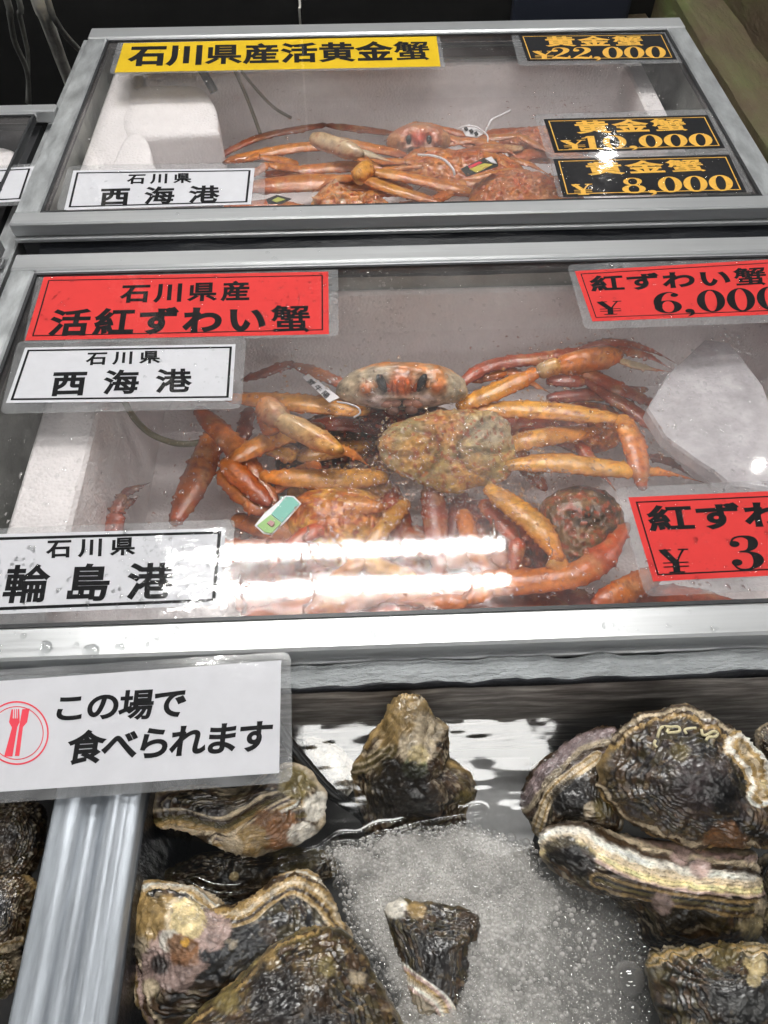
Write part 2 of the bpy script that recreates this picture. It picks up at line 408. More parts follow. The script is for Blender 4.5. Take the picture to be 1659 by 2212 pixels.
def case_body(x0, x1, y0, y1, label, lining):
    root = thing('display_case', ((x0 + x1) / 2, (y0 + y1) / 2, -.75), label, 'display case', 'display cases')
    t = .012; zt = -.033
    g = Geo()
    g.box((x0, y0, -.7), (x0 + t, y1, zt)); g.box((x1 - t, y0, -.7), (x1, y1, zt))
    g.box((x0 + t, y0, -.7), (x1 - t, y0 + t, zt)); g.box((x0 + t, y1 - t, -.7), (x1 - t, y1, zt)); g.box((x0 + t, y0 + t, -.3), (x1 - t, y1 - t, -.285))
    g.build('cabinet', mat('case side', (.05, .052, .055), .4), root)
    q = .002; V = []
    # wrinkled inner lining
    xs0, xs1, ys0, ys1 = x0 + t + q, x1 - t - q, y0 + t + q, y1 - t - q
    per = [(xs0, ys0), (xs1, ys0), (xs1, ys1), (xs0, ys1), (xs0, ys0)]
    pp = []
    for (ax, ay), (bx, by) in zip(per[:-1], per[1:]):
        for k in range(40): pp.append((ax + (bx - ax) * k / 40, ay + (by - ay) * k / 40))
    pp = np.array(pp); zz = np.linspace(zt + .001, -.26, 14)
    V = np.array([(x, y, z) for z in zz for x, y in pp]); cx = np.array([(x0 + x1) / 2, (y0 + y1) / 2])
    n = .004 + .004 * fbm(V * np.array([1, 1, .5]), 22, 3, 3)
    d = cx - V[:, :2]; d = np.where(np.abs(d) > np.array([(x1 - x0) / 2 - .03, (y1 - y0) / 2 - .03]), np.sign(d), 0)
    V[:, :2] += d * n[:, None]
    mk('lining', V, grid_faces(14, len(pp), True), lining, root)
    return root
CASE_T = case_body(-.476, .606, .962, 1.566, 'far display case holding the golden crabs in a foam box', VINYL_GREY)
g = Geo(); g.box((-.45, 1.5405, -.05), (.58, 1.5445, -.034)); g.build('back_strip', mat('dark brown strip', (.03, .022, .02), .5), CASE_T)
CASE_M = case_body(-.449, .634, .312, .882, 'near display case holding the red snow crabs in a foam box', VINYL_GREY)
CASE_N = case_body(-1.59, -.52, .905, 1.285, 'neighbouring display case at the left edge lined with dark vinyl', VINYL)
# the rack that carries the cases: runners and cross bars
rack = thing('support_rack', (0, .6, -.75), 'aluminium rack with long side runners carrying the crab cases', 'rack')
g = Geo(); g.box((-.512, .05, -.065), (-.4825, 1.60, -.032), bev=.002); g.build('side_runner', ALU_SIDE, rack)
g = Geo(); g.box((-.475, .915, -.075), (.63, .948, -.043), bev=.003); g.build('cross_bar', DARKPROF, rack)
nx, ny = 90, 12
V = np.array([(-.452 + 1.09 * i / (nx - 1), .8885 + .072 * j / (ny - 1), -.034 - .012 * math.sin(math.pi * j / (ny - 1))) for i in range(nx) for j in range(ny)])
V[:, 2] += .004 * fbm(V * np.array([.5, 3, 1]), 16, 3, 9)
o = mk('vinyl_sheet', V, grid_faces(nx, ny), VINYL); tagit(o, 'black vinyl sheet tucked in the gap between the two lids', 'vinyl sheet')

def foam_box(x0, x1, y0, y1, zr, zf, wt, lab, right_in=None):
    """tapered styrofoam box, walls wt thick at the rim"""
    ix0, ix1, iy0, iy1 = x0 + wt[0], x1 - wt[1], y0 + wt[2], y1 - wt[3]
    def ringp(a, b, c, d, r, z, n=6):
        out = []
        for cx, cy, st in ((b - r, d - r, 0), (a + r, d - r, 1), (a + r, c + r, 2), (b - r, c + r, 3)):
            for k in range(n + 1):
                an = (st + k / n) * math.pi / 2; out.append((cx + r * math.cos(an), cy + r * math.sin(an), z))
        return out
    t = .016
    rings = [ringp(x0 + .01, x1 - .01, y0 + .01, y1 - .01, .03, zf - .03), ringp(x0, x1, y0, y1, .03, zr - .004), ringp(x0 + .004, x1 - .004, y0 + .004, y1 - .004, .03, zr),
             ringp(ix0 - .004, ix1 + .004, iy0 - .004, iy1 + .004, .03, zr), ringp(ix0, ix1, iy0, iy1, .03, zr - .004)]
    for k in range(1, 9):
        f = k / 8; rings.append(ringp(ix0 + t * f, ix1 - t * f, iy0 + t * f, iy1 - t * f, .03, zr - .004 + (zf - zr + .004) * f))
    n = len(rings[0]); V = np.array([p for r in rings for p in r])
    F = grid_faces(len(rings), n, True); F.append([(len(rings) - 1) * n + j for j in range(n)])
    F = [f[::-1] for f in F]
    V += .0012 * np.stack([fbm(V, 25, 2, s) for s in (1, 2, 3)], 1)
    o = mk('foam_box', V, F, FOAMBOX, smooth=False)
    return tagit(o, lab, 'foam box', 'foam boxes')
foam_box(-.45, .545, .985, 1.552, -.058, -.215, (.06, .035, .03, .02), 'white foam box of golden crabs under the far lid')
foam_box(-.385, .57, .33, .864, -.05, -.225, (.068, .03, .025, .012), 'white foam box of red snow crabs under the near lid')

def water_sheet(x0, x1, y0, y1, z, nx, ny, hf, wm=None):
    X = np.linspace(x0, x1, nx); Y = np.linspace(y0, y1, ny)
    V = np.array([(x, y, z) for x in X for y in Y]); V[:, 2] += hf(V)
    o = mk('water', V, grid_faces(nx, ny), wm or WATER); return tagit(o, kind='structure')
ZW1, ZW2, ZW3 = -.118, -.112, -.06
water_sheet(-.385, .505, 1.02, 1.525, ZW1, 160, 100, lambda V: .0015 * fbm(V, 22, 3, 4))
water_sheet(-.312, .535, .36, .845, ZW2, 200, 140, lambda V: .0008 * fbm(V, 24, 2, 6))

# foam blocks in the far box
def foam_block(px, z0, z1, lab, rnd=.012):
    P = spline([at(x, y, z1)[:2] for x, y in px], 48, True); n = len(P); c = P.mean(0)
    rings = []
    for f, z in ((1.0, z0), (1.0, z1 - rnd), (.985, z1 - rnd * .4), (.94, z1 - .001), (.80, z1)): rings.append(np.c_[c + (P - c) * f, np.full(n, z)])
    V = np.vstack(rings); F = grid_faces(5, n, True); F.append([4 * n + j for j in range(n)])
    V += .001 * np.stack([fbm(V, 60, 2, s) for s in (1, 2, 3)], 1)
    return tagit(mk('foam_block', V, F, FOAMBOX), lab, 'foam block', 'foam blocks in the far box')
foam_block(zm(z1, [(548, 350), (790, 345), (850, 385), (885, 450), (890, 520), (860, 540), (520, 545), (520, 400)]), -.16, -.055, 'large white foam block at the back left of the far box')
foam_block(zm(z1, [(515, 555), (565, 545), (605, 580), (625, 660), (625, 720), (455, 720), (470, 640)]), -.15, -.05, 'small rounded white foam block in front of the larger block')
def airtube(px, z, r, col, lab):
    P = np.array([at(x, y, zz) for (x, y), zz in zip(px, z)])
    V, F = tube(spline(P, 30), r, 8)
    return tagit(mk('air_tube', V, F, mat('air tube', col, .3, coat=.3)), lab, 'air tube', 'air tubes')
airtube(zm(z1, [(960, 290), (1000, 380), (1035, 470), (1062, 545)]), (-.04, -.07, -.1, -.12), .0035, (.24, .22, .17), 'thin grey air tube dipping straight into the far foam box')
airtube(zm(z1, [(985, 290), (1060, 380), (1120, 440), (1190, 482)]), (-.04, -.08, -.11, -.125), .003, (.24, .22, .17), 'thin grey air tube bending right in the far foam box')
airtube(zm(z1, [(820, 280), (850, 330), (875, 375)]), (-.03, -.045, -.06), .008, (.01, .01, .01), 'short black air hose end above the large foam block')
airtube(zm(z3, [(500, 690), (545, 770), (610, 835), (690, 870), (760, 880), (850, 868)]), (-.06, -.09, -.12, -.13, -.13, -.135), .0042, (.16, .15, .08), 'olive air tube curling below the white card in the near foam box')

# ------------------------------------------------------------------ lettering
GLY = {}
BOLD = {'蟹': .021, '港': .029, '輪': .024, '黄': .03, '場': .029, '海': .03, '食': .032, '島': .028, '産': .032, '活': .034, '紅': .034, '県': .028, '金': .034}
def glyph(ch, b):
    k = (ch, b)
    if k in GLY: return GLY[k]
    c = bpy.data.curves.new('t', 'FONT'); c.body = ch; c.bevel_depth = b; c.bevel_resolution = 0; c.fill_mode = 'FRONT'; c.resolution_u = 6
    ob = bpy.data.objects.new('t', c); COL.objects.link(ob)
    dg = bpy.context.evaluated_depsgraph_get(); me = bpy.data.meshes.new_from_object(ob.evaluated_get(dg))
    V = np.array([v.co[:] for v in me.vertices]); F = [list(p.vertices) for p in me.polygons]
    bpy.data.objects.remove(ob); bpy.data.curves.remove(c); bpy.data.meshes.remove(me)
    GLY[k] = (V, F); return V, F
def stroke2(pts, w, n=26):
    P = spline(np.c_[pts, w], n); T = np.gradient(P[:, :2], axis=0); T /= np.linalg.norm(T, axis=1)[:, None] + 1e-9
    Nn = np.c_[-T[:, 1], T[:, 0]]; a = P[:, :2] + Nn * P[:, 2:3] / 2; b = P[:, :2] - Nn * P[:, 2:3] / 2
    V = np.empty((2 * n, 2)); V[0::2] = a; V[1::2] = b
    return V, [[2 * i, 2 * i + 1, 2 * i + 3, 2 * i + 2] for i in range(n - 1)]
def ring2(c, ro, ri, n=40):
    a = np.arange(n) / n * 2 * np.pi; e = np.c_[np.cos(a), np.sin(a)]
    V = np.vstack([np.array(c) + e * ro, np.array(c) + e * ri]); return V, [[i, (i + 1) % n, n + (i + 1) % n, n + i] for i in range(n)]
def disc2(c, r, n=18):
    a = np.arange(n) / n * 2 * np.pi; return np.array(c) + np.c_[np.cos(a), np.sin(a)] * r, [list(range(n))]
def rect2(x0, y0, x1, y1): return np.array([(x0, y0), (x1, y0), (x1, y1), (x0, y1)]), [[0, 1, 2, 3]]
def numeral(ch):
    if ch == '0': return .64, [ring2((.31, .5), (.30, .5), (.125, .455))]
    if ch == '1': return .56, [rect2(.2, 0.0, .38, 1.0), rect2(.06, 0, .52, .045), stroke2([(.22, .96), (.15, .86), (.05, .83)], [.09, .07, .04])]
    if ch == '2': return .64, [disc2((.15, .72), .095), stroke2([(.07, .72), (.14, .92), (.31, .975), (.47, .86), (.49, .68), (.38, .47), (.2, .26), (.07, .06)], [.03, .05, .06, .17, .18, .13, .07, .05]),
                               stroke2([(.06, .07), (.2, .12), (.4, .07), (.54, .09), (.585, .27)], [.06, .14, .17, .12, .03])]
    if ch == '3': return .64, [disc2((.14, .76), .09), stroke2([(.065, .77), (.14, .93), (.3, .975), (.45, .88), (.45, .68), (.34, .55), (.2, .53)], [.03, .05, .06, .16, .17, .07, .035]),
                               stroke2([(.2, .525), (.37, .5), (.49, .38), (.5, .2), (.36, .03), (.16, .03), (.05, .2)], [.035, .06, .17, .18, .06, .05, .03]), disc2((.13, .22), .095)]
    if ch == '6': return .64, [ring2((.31, .3), (.29, .3), (.125, .26)), stroke2([(.5, .9), (.34, .975), (.18, .85), (.1, .6), (.11, .3)], [.035, .05, .13, .17, .17]), disc2((.47, .83), .085)]
    if ch == '8': return .64, [ring2((.31, .76), (.235, .24), (.115, .2)), ring2((.31, .27), (.295, .27), (.135, .225))]
    if ch == ',': return .28, [disc2((.11, .085), .095), stroke2([(.155, .1), (.17, -.04), (.06, -.17)], [.09, .08, .015])]
    if ch == '¥': return .8, [stroke2([(.08, .7), (.2, .52), (.34, .32)], [.17, .165, .15]), stroke2([(.57, .7), (.47, .52), (.38, .32)], [.05, .05, .05]), rect2(.27, 0.0, .43, .37),
                              rect2(0, .67, .28, .715), rect2(.44, .67, .68, .715), rect2(.17, 0, .53, .045), rect2(.06, .29, .64, .325), rect2(.06, .17, .64, .205)]
def line_geo(text, gap=0.0, bold=.035, pos=None, slant=0.0):
    """letters of one line in a unit square, (V, F)"""
    Vs, Fs, n, x = [], [], 0, 0.0
    for i, ch in enumerate(text):
        if ch == ' ': x += .5; continue
        if ch in '0123,68¥':
            adv, parts = numeral(ch)
            for k, (v, f) in enumerate(parts):
                Vs.append(np.c_[v[:, 0] + x, v[:, 1], np.full(len(v), k * .02)]); Fs += [[q + n for q in ff] for ff in f]; n += len(v)
            x += adv
        else:
            v, f = glyph(ch, min(bold, BOLD.get(ch, .05)) if bold > .02 else bold)
            v = v.copy(); v[:, 0] += x; Vs.append(v); Fs += [[q + n for q in ff] for ff in f]; n += len(v)
            x += 1.0 + gap
    V = np.vstack(Vs); lo = V.min(0); hi = V.max(0)
    y0, y1 = lo[1], hi[1]
    if any(c in '0123' for c in text): y0, y1 = 0, 1
    U = np.c_[(V[:, 0] - lo[0]) / (hi[0] - lo[0]), (V[:, 1] - y0) / (y1 - y0), (V[:, 2] - lo[2]) / max(hi[2] - lo[2], 1e-6)]
    return U, Fs
def quadmap(U, q):
    """unit square -> quad of world points TL, TR, BR, BL (perspective-correct for real rectangles)"""
    TL, TR, BR, BL = [np.asarray(p, float) for p in q]
    u, v = U[:, 0:1], U[:, 1:2]
    return (BL * (1 - u) + BR * u) * (1 - v) + (TL * (1 - u) + TR * u) * v
def hquad(px, zf): return [zf(x, y) for x, y in px]
def rounded(px, r=.010, n=5):
    """rounded corner outline (world xy) of a quad"""
    P = np.array(px); out = []
    for i in range(4):
        a, b, c = P[i - 1], P[i], P[(i + 1) % 4]
        u = (a - b) / np.linalg.norm(a - b); w = (c - b) / np.linalg.norm(c - b)
        p, q = b + u * r, b + w * r
        for k in range(n + 1):
            t = k / n; out.append((1 - t) ** 2 * p + 2 * t * (1 - t) * b + t * t * q)
    return np.array(out)
GOLD = mat('gold print', (.78, .43, .06), .5, var=.1, vscale=60)
RED_P = PAPER('red paper', (.63, .045, .042)); WHITE_P = PAPER('white paper', (.62, .62, .655)); YEL_P = PAPER('yellow paper', (.68, .45, .013)); BLK_P = PAPER('black paper', (.012, .012, .014))
REDI = mat('red ink', (.75, .04, .07), .5)
def card(film, paper, z, pm, label, lines, ink=INK, border=None, group='cards on the lids', r=.009, lift=None, cat='card', extra=None):
    """a laminated card lying on the glass; px quads TL TR BR BL"""
    lift = lift or (0, 0, 0, 0)
    c = at(*np.mean(film, 0), z)
    def zf_at(x, y):          # height follows the four corner lifts
        p = at(x, y, z); f = [at(*q, z) for q in film]
        u = np.clip((p[0] - f[3][0]) / (f[2][0] - f[3][0]), -.1, 1.1); v = np.clip((p[1] - f[3][1]) / (f[0][1] - f[3][1]), -.1, 1.1)
        return z + (lift[3] * (1 - u) + lift[2] * u) * (1 - v) + (lift[0] * (1 - u) + lift[1] * u) * v
    def W(x, y, dz=0.0):
        zz = zf_at(x, y)
        for _ in range(3):
            p = at(x, y, zz); zz2 = zf_at(*to_px(p[None])[0]); zz = zz2
        p = at(x, y, zz); p[2] += dz; return p
    root = thing('sign_card' if cat == 'sign' else 'price_card' if cat == 'price card' else 'origin_card', c, label, cat, group)
    fq = np.array([W(*p) for p in film]); out = rounded(fq, r)
    n = len(out); g = Geo(); V = np.vstack([out, out + (0, 0, .0014)])
    F = [list(range(n))[::-1], list(range(n, 2 * n))] + [[i, (i + 1) % n, n + (i + 1) % n, n + i] for i in range(n)]
    if np.cross(out[1] - out[0], out[5] - out[0])[2] < 0: F = [f[::-1] for f in F]
    mk('laminate_film', V, F, [FILM, FILM_B], root, smooth=False, mi=[1] + [0] * (len(F) - 1))
    pq = [W(*p, .0004) for p in paper]
    nu, nv = 24, 8
    U = np.array([(i / (nu - 1), j / (nv - 1)) for i in range(nu) for j in range(nv)]); Vp = quadmap(U, pq)
    pap = mk('paper', Vp, [f for f in grid_faces(nu, nv)], pm, root)
    if border:
        bc, ins, th = border
        L = np.array([np.linalg.norm(pq[1] - pq[0]), np.linalg.norm(pq[0] - pq[3])])
        def rect_at(d): a, b = d / L[0], d / L[1]; return [(a, b), (1 - a, b), (1 - a, 1 - b), (a, 1 - b)]
        U = np.array(rect_at(ins) + rect_at(ins + th)); Vb = quadmap(U, pq); Vb[:, 2] += .0002
        mk('border_line', Vb, [[i, (i + 1) % 4, 4 + (i + 1) % 4, 4 + i] for i in range(4)], bc, pap, smooth=False)
    for text, q, gap, bold in lines:
        U, F = line_geo(text, gap, bold)
        V = quadmap(U, [W(*p, .0004) for p in q]); V[:, 2] += .0003 + .0001 * U[:, 2]
        mk('lettering', V, F, ink, pap, smooth=False)
    if extra: extra(pap, W)
    return root
ZC = -.0048
card([(255, 90), (948, 71), (962, 148), (236, 160)], [(267, 94), (942.6, 78), (951.6, 144), (247.6, 157)], ZC, YEL_P, 'long yellow sign with black lettering along the back of the far lid',
     [('石川県産活黄金蟹', [(280, 98), (924, 88), (931, 132.5), (273, 146)], .02, .045)], cat='sign')
def price(q, s0=.0): pass
def two(text, gap, q, f):   # a price: yen sign, then the figures from fraction f of the width
    TL, TR, BR, BL = [np.array(p, float) for p in q]
    out = []
    h = .72 if f > .2 else .74
    l = lambda a, b, t: a + (b - a) * t
    y = (.165 if f < .2 else .13)
    out.append(('¥', [l(l(BL, TL, h), l(BR, TR, h), 0), l(l(BL, TL, h), l(BR, TR, h), y), l(BL, BR, y), BL], 0, 0))
    out.append((text, [l(TL, TR, f), TR, BR, l(BL, BR, f)], 0, 0))
    return out
BG = (GOLD, .0065, .0016)
card([(1102, 69), (1440, 66), (1479.6, 136), (1121, 142)], [(1119.8, 75.7), (1434.6, 72.5), (1462, 128.6), (1139.4, 132.3)], ZC, BLK_P, 'black and gold 22,000 yen price card at the back of the far lid',
     [('黄金蟹', [(1174, 79.4), (1384, 77.8), (1393, 99.5), (1179, 101.6)], .1, .05)] + two('22,000', 0, [(1150, 104.2), (1435.7, 100.5), (1440, 126.5), (1151.6, 128.6)], .14), GOLD, BG, cat='price card')
card([(1154, 248), (1543, 235.5), (1594.4, 330.7), (1183, 344)], [(1174.3, 257.7), (1528.3, 248.7), (1565.9, 320.1), (1197.6, 330.7)], ZC, BLK_P, 'wet black and gold 10,000 yen price card above the 8,000 yen one',
     [('黄金蟹', [(1235.2, 262), (1473.3, 255.6), (1488.6, 283), (1246.8, 290)], .1, .05)] + two('10,000', 0, [(1208.7, 296.3), (1535.2, 288.4), (1541.5, 316.9), (1215, 323.8)], .14), GOLD, BG, cat='price card')
card([(1186, 338), (1588, 326), (1628, 416), (1206, 428)], [(1195, 343.9), (1574.8, 334.4), (1613, 416), (1216.6, 426)], ZC - .0006, BLK_P, 'wet black and gold 8,000 yen price card on the far lid front',
     [('黄金蟹', [(1260, 350.8), (1508.7, 343.9), (1528.3, 370.4), (1270.6, 379.9)], .1, .05)] + two('8,000', 0, [(1232, 389), (1578.5, 378.3), (1586.5, 412.7), (1237.3, 422.2)], .31), GOLD, BG, cat='price card')
BW = (INK, .0055, .0032)
card([(148, 358.7), (574, 350.8), (571.4, 441.8), (121.7, 454)], [(158.7, 368.8), (550.3, 364), (542.3, 441.8), (138.6, 454)], ZC, WHITE_P, 'white port name card with black border at the front left of the far lid',
     [('石川県', [(276.2, 377.3), (414.3, 374.6), (414.3, 396.8), (272.5, 399.5)], .25, .032), ('西海港', [(219.6, 406.3), (476.2, 400.5), (474.6, 438.1), (214.3, 445.5)], .46, .036)], border=BW, cat='card')
card([(82, 590), (730.2, 574.1), (731.7, 726.5), (50, 742)], [(95.2, 598.5), (709, 587.4), (710.6, 722.3), (54.5, 736)], ZC, RED_P, 'large red sign with two lines of black lettering on the near lid',
     [('石川県産', [(261.9, 614.3), (539.7, 606.4), (538.6, 651.4), (256.6, 656.7)], .12, .036), ('活紅ずわい蟹', [(113.8, 668.3), (667.7, 657.7), (672, 718.6), (100.5, 727.6)], .09, .045)], border=(INK, .007, .0018), cat='sign')
card([(38, 738), (532.8, 730.2), (521.2, 882.6), (0, 894.2)], [(54.5, 751.4), (509, 744), (501.6, 865.7), (13.2, 871)], ZC + .0016, WHITE_P, 'white port name card with black border just in front of the large red sign',
     [('石川県', [(187.8, 762), (347.6, 758.2), (346.6, 786.3), (183.6, 791)], .25, .03), ('西海港', [(117.5, 801.6), (416.4, 796.3), (415.3, 848.2), (107.4, 857.2)], .46, .036)], border=(INK, .004, .0028), cat='card')
card([(-160, 1148), (509, 1122), (489, 1333), (-215, 1358)], [(-140, 1158), (487.8, 1141), (473.5, 1307.6), (-190, 1335)], ZC, WHITE_P, 'white port name card with black border by the front rail of the near lid',
     [('石川県', [(100.5, 1167.4), (294.7, 1161), (292.6, 1200.7), (98.9, 1208)], .25, .03), ('輪島港', [(18.5, 1220), (378.3, 1215), (373, 1294), (2.6, 1305)], .36, .036)], border=(INK, .004, .0034), cat='card')
card([(1224.6, 573), (1730, 541), (1765, 693), (1263.7, 711.7)], [(1241.5, 586.3), (1712, 558), (1738, 677), (1279.6, 694.8)], ZC, RED_P, 'red price card for 6,000 yen at the back right of the near lid',
     [('紅ずわい蟹', [(1270.6, 596.9), (1651.6, 575.7), (1657, 616.5), (1277, 631.3)], .06, .04)] + two('6,000', 0, [(1288, 640), (1690, 618), (1700, 671), (1291.8, 681.5)], .30), border=(INK, .006, .0014), cat='price card')
card([(1328.8, 1053.6), (1945, 1025), (2025, 1258), (1395, 1289)], [(1356.9, 1074.8), (1925, 1050), (1990, 1228), (1410.8, 1256.3)], ZC, RED_P, 'red price card for 3,000 yen cut off by the right edge of the photo',
     [('紅ずわい蟹', [(1392, 1093), (1900, 1072), (1913.5, 1130.4), (1402.9, 1150)], .04, .04)] + two('3,000', 0, [(1418.8, 1165), (1908, 1146), (1924, 1217.7), (1429.4, 1240)], .31), border=(INK, .006, .0016), cat='price card')
card([(-170, 372), (98, 351), (74, 442), (-220, 455)], [(-150, 374), (75, 359.8), (51.3, 435), (-200, 448)], ZC, WHITE_P, 'part hidden white port name card on the neighbouring lid at the left edge',
     [('港', [(-49, 391), (8, 389), (5, 425), (-55, 428)], .0, .032)], border=(INK, .005, .003), cat='card')
def plate_icon(root, W):
    c = (37, 1584)
    def P(u, v): return W(c[0] + u, c[1] + v, .0007)
    def loop(r, n=48): return np.array([P(r * math.cos(a) * 1.0, r * math.sin(a)) for a in np.arange(n) / n * 2 * math.pi])
    n = 48; g = Geo()
    for ro, ri in ((69, 65.5), (58, 56)):
        g.add(np.vstack([loop(ro), loop(ri)]), [[i, (i + 1) % n, n + (i + 1) % n, n + i] for i in range(n)])
    g.build('plate_emblem', REDI, root)
    def poly(pts): return np.array([P(u - 37, v - 1584) for u, v in pts])
    f = Geo(); k = Geo()
    def zz(pts): return [z7(*p) for p in pts]
    f.add(poly(zz([(38, 150), (48, 98), (80, 96), (82, 150), (72, 170), (52, 290), (18, 290), (50, 172)])), [list(range(8))])
    k.add(poly(zz([(80, 165), (92, 97), (122, 94), (112, 150), (95, 170), (80, 288), (62, 288), (70, 230)])), [list(range(8))])
    f.build('fork_emblem', REDI, root, smooth=False); k.build('knife_emblem', REDI, root, smooth=False)
    W_ = Geo()
    for a, b in ((56, 60), (64, 68), (72, 75)): 
        q = poly(zz([(a, 95), (b, 95), (b - 2, 135), (a - 2, 135)])); q[:, 2] += .0002; W_.add(q, [[0, 1, 2, 3]])
    W_.build('fork_gap', WHITE_P, root, smooth=False)
card([(-80, 1452), (628, 1408), (632, 1690), (-95, 1742)], [(-60, 1476), (607.4, 1426.7), (603.2, 1670.2), (-75, 1716)], .0022, WHITE_P, 'white sign with fork and knife emblem over the oyster tank corner',
     [('この場で', [(127, 1499.8), (407.4, 1484), (398, 1552.7), (120.6, 1561.7)], -.05, .032), ('食べられます', [(150.8, 1579), (592, 1552.3), (584, 1624), (138.6, 1654.8)], -.08, .032)],
     lift=(.001, .001, .0062, .0062), cat='sign', extra=plate_icon, group='')

# ------------------------------------------------------------------ oyster tanks
TX0, TX1, TY0, TY1 = -.188, .62, -.25, .272
def tank(x0, x1, label):
    root = thing('oyster_tank', ((x0 + x1) / 2, 0, -.3), label, 'tank', 'oyster tanks')
    q = .006; zb = -.185
    g = Geo(); g.box((x0 + .0005, TY0, zb - .006), (x1 - .0005, TY1, zb), bev=0); g.build('tank_bottom', mat('tank bottom', (.05, .05, .05), .5, var=.4, vscale=20), root)
    nx, nz = 120, 24
    V = np.array([(x0 + (x1 - x0) * i / (nx - 1), TY1, -.021 + (zb + .021) * j / (nz - 1)) for i in range(nx) for j in range(nz)])
    V[:, 1] += -.002 + .0015 * fbm(V, 30, 3, 2)
    mk('back_wall', V, grid_faces(nx, nz), TANKWALL, root)
    for xs in (x0, x1):
        V = np.array([(xs, TY0 + (TY1 - TY0) * i / (nx - 1), -.021 + (zb + .021) * j / (nz - 1)) for i in range(nx) for j in range(nz)])
        V[:, 0] += (.002 if xs == x0 else -.002) + .0025 * fbm(V * np.array([1, 1, .3]), 25, 3, 6)
        mk('side_wall', V, grid_faces(nx, nz), VINYL, root)
    return root
TANK_A = tank(TX0, TX1, 'open black lined tank of oysters in bubbling water, right of the aluminium divider')
TANK_B = tank(-.95, -.257, 'open oyster tank at the left edge, left of the aluminium divider')
# lip along the back: wrinkled grey strip over a black band
nx, ny = 160, 14
prof = spline([(.300, -.030), (.297, -.021), (.290, -.0185), (.280, -.018), (.274, -.020), (.2725, -.028), (.2722, -.05)], ny)
V = np.array([(-.9 + 1.6 * i / (nx - 1), p[0], p[1]) for i in range(nx) for p in prof])
w = .0035 * fbm(V * np.array([1, .3, .3]), 34, 4, 21) + .0016 * fbm(V * np.array([1, .6, .6]), 110, 3, 22); V[:, 2] += w; V[:, 1] += .6 * w * 1.2
Fg = grid_faces(nx, ny)
o = mk('lip_strip', V, Fg, [FOIL, VINYL], mi=[0 if (k % (ny - 1)) < 8 else 1 for k in range(len(Fg))])
tagit(o, 'wrinkled grey vinyl strip folded over the back lip of the oyster tank', 'vinyl strip')
# divider
prof = [(-.2565, -.06), (-.2560, -.004), (-.2535, -.0015), (-.243, -.0015), (-.236, -.002), (-.2325, -.006), (-.2295, -.0105), (-.2235, -.0115), (-.2185, -.010), (-.2155, -.005), (-.212, -.0012), (-.2075, -.0002), (-.2035, -.0012), (-.2005, -.004), (-.1975, -.0042), (-.1900, -.0038), (-.1882, -.006), (-.1880, -.06)]
ny = 60; V = np.array([(x, y, z - .003) for y in np.linspace(.268, -.25, ny) for x, z in prof]); V[:, 2] += .0004 * fbm(V, 20, 2, 3)
o = mk('tank_divider', V, grid_faces(ny, len(prof)), mat('aluminium divider', (.40, .43, .47), .42, .6, var=.25, vscale=18, stretch=(8, 1.0, 8), bump=.1, bscale=60, rvar=.05), smooth=True)
tagit(o, 'ridged aluminium divider running between the two oyster tanks', 'divider')
# white board on the tank floor
P = [at(x, y, -.165)[:2] for x, y in zm(z8, [(360, 300), (690, 290), (720, 560), (690, 660), (560, 700), (420, 660), (370, 560)])]
g = Geo(); g.prism(P, -.178, -.165); o = g.build('white_board', mat('white board', (.6, .6, .61), .5, var=.3, vscale=20)); tagit(o, 'pale submerged board on the oyster tank floor', 'board')

# water of the tanks
WAVES = [(zm(z7, [(790, 815), (870, 845), (960, 850), (1020, 830), (1090, 780), (1150, 740), (1230, 715), (1310, 695), (1360, 660), (1400, 635), (1470, 635), (1540, 600), (1620, 590), (1700, 565), (1800, 545), (1960, 520)]), .0042, .0036),
         (zm(z8, [(260, 400), (330, 385), (420, 380)]), .0035, .0028), (zm(z8, [(310, 455), (350, 440), (410, 455)]), .0035, .0025), (zm(z8, [(850, 665), (900, 680), (950, 695)]), .0028, .0024),
         (zm(z8, [(1060, 810), (1120, 860), (1180, 885), (1220, 915), (1300, 945)]), .0028, .0024), (zm(z8, [(1310, 980), (1350, 1000), (1400, 970), (1480, 975), (1600, 970)]), .0028, .0024)]
def tank_h(V):
    h = .0003 * fbm(V, 26, 2, 8)
    c = at(*z8(520, 250), ZW3); r = np.exp(-((V[:, 0] - c[0]) ** 2 + (V[:, 1] - c[1]) ** 2) / (2 * .06 ** 2)); h = h + r * (.0008 * fbm(V * np.array([.6, 1.3, 1]), 26, 2, 11) + .0002 * fbm(V * np.array([.55, 1.8, 1]), 60, 2, 13))
    c = at(*z7(1360, 300), ZW3); r = np.exp(-((V[:, 0] - c[0]) ** 2 + (V[:, 1] - c[1]) ** 2) / (2 * .05 ** 2)); h = h + r * (.0008 * fbm(V * np.array([.6, 1.3, 1]), 26, 2, 12) + .0002 * fbm(V * np.array([.55, 1.8, 1]), 60, 2, 14))
    for pts, wd, am in WAVES:
        W = np.array([at(x, y, ZW3)[:2] for x, y in spline(pts, 60)])
        near = (V[:, 0] > W[:, 0].min() - .03) & (V[:, 0] < W[:, 0].max() + .03)
        d, s, t = seg_dist(V[near][:, :2], W)
        h[near] += am * np.exp(-(d / wd) ** 2)
    return h
water_sheet(TX0 + .001, TX1 - .001, TY0, TY1 - .002, ZW3, 640, 420, tank_h, WATER_T)
water_sheet(-.949, -.258, TY0, TY1 - .002, ZW3 - .02, 40, 40, lambda V: .001 * fbm(V, 25, 3, 8))

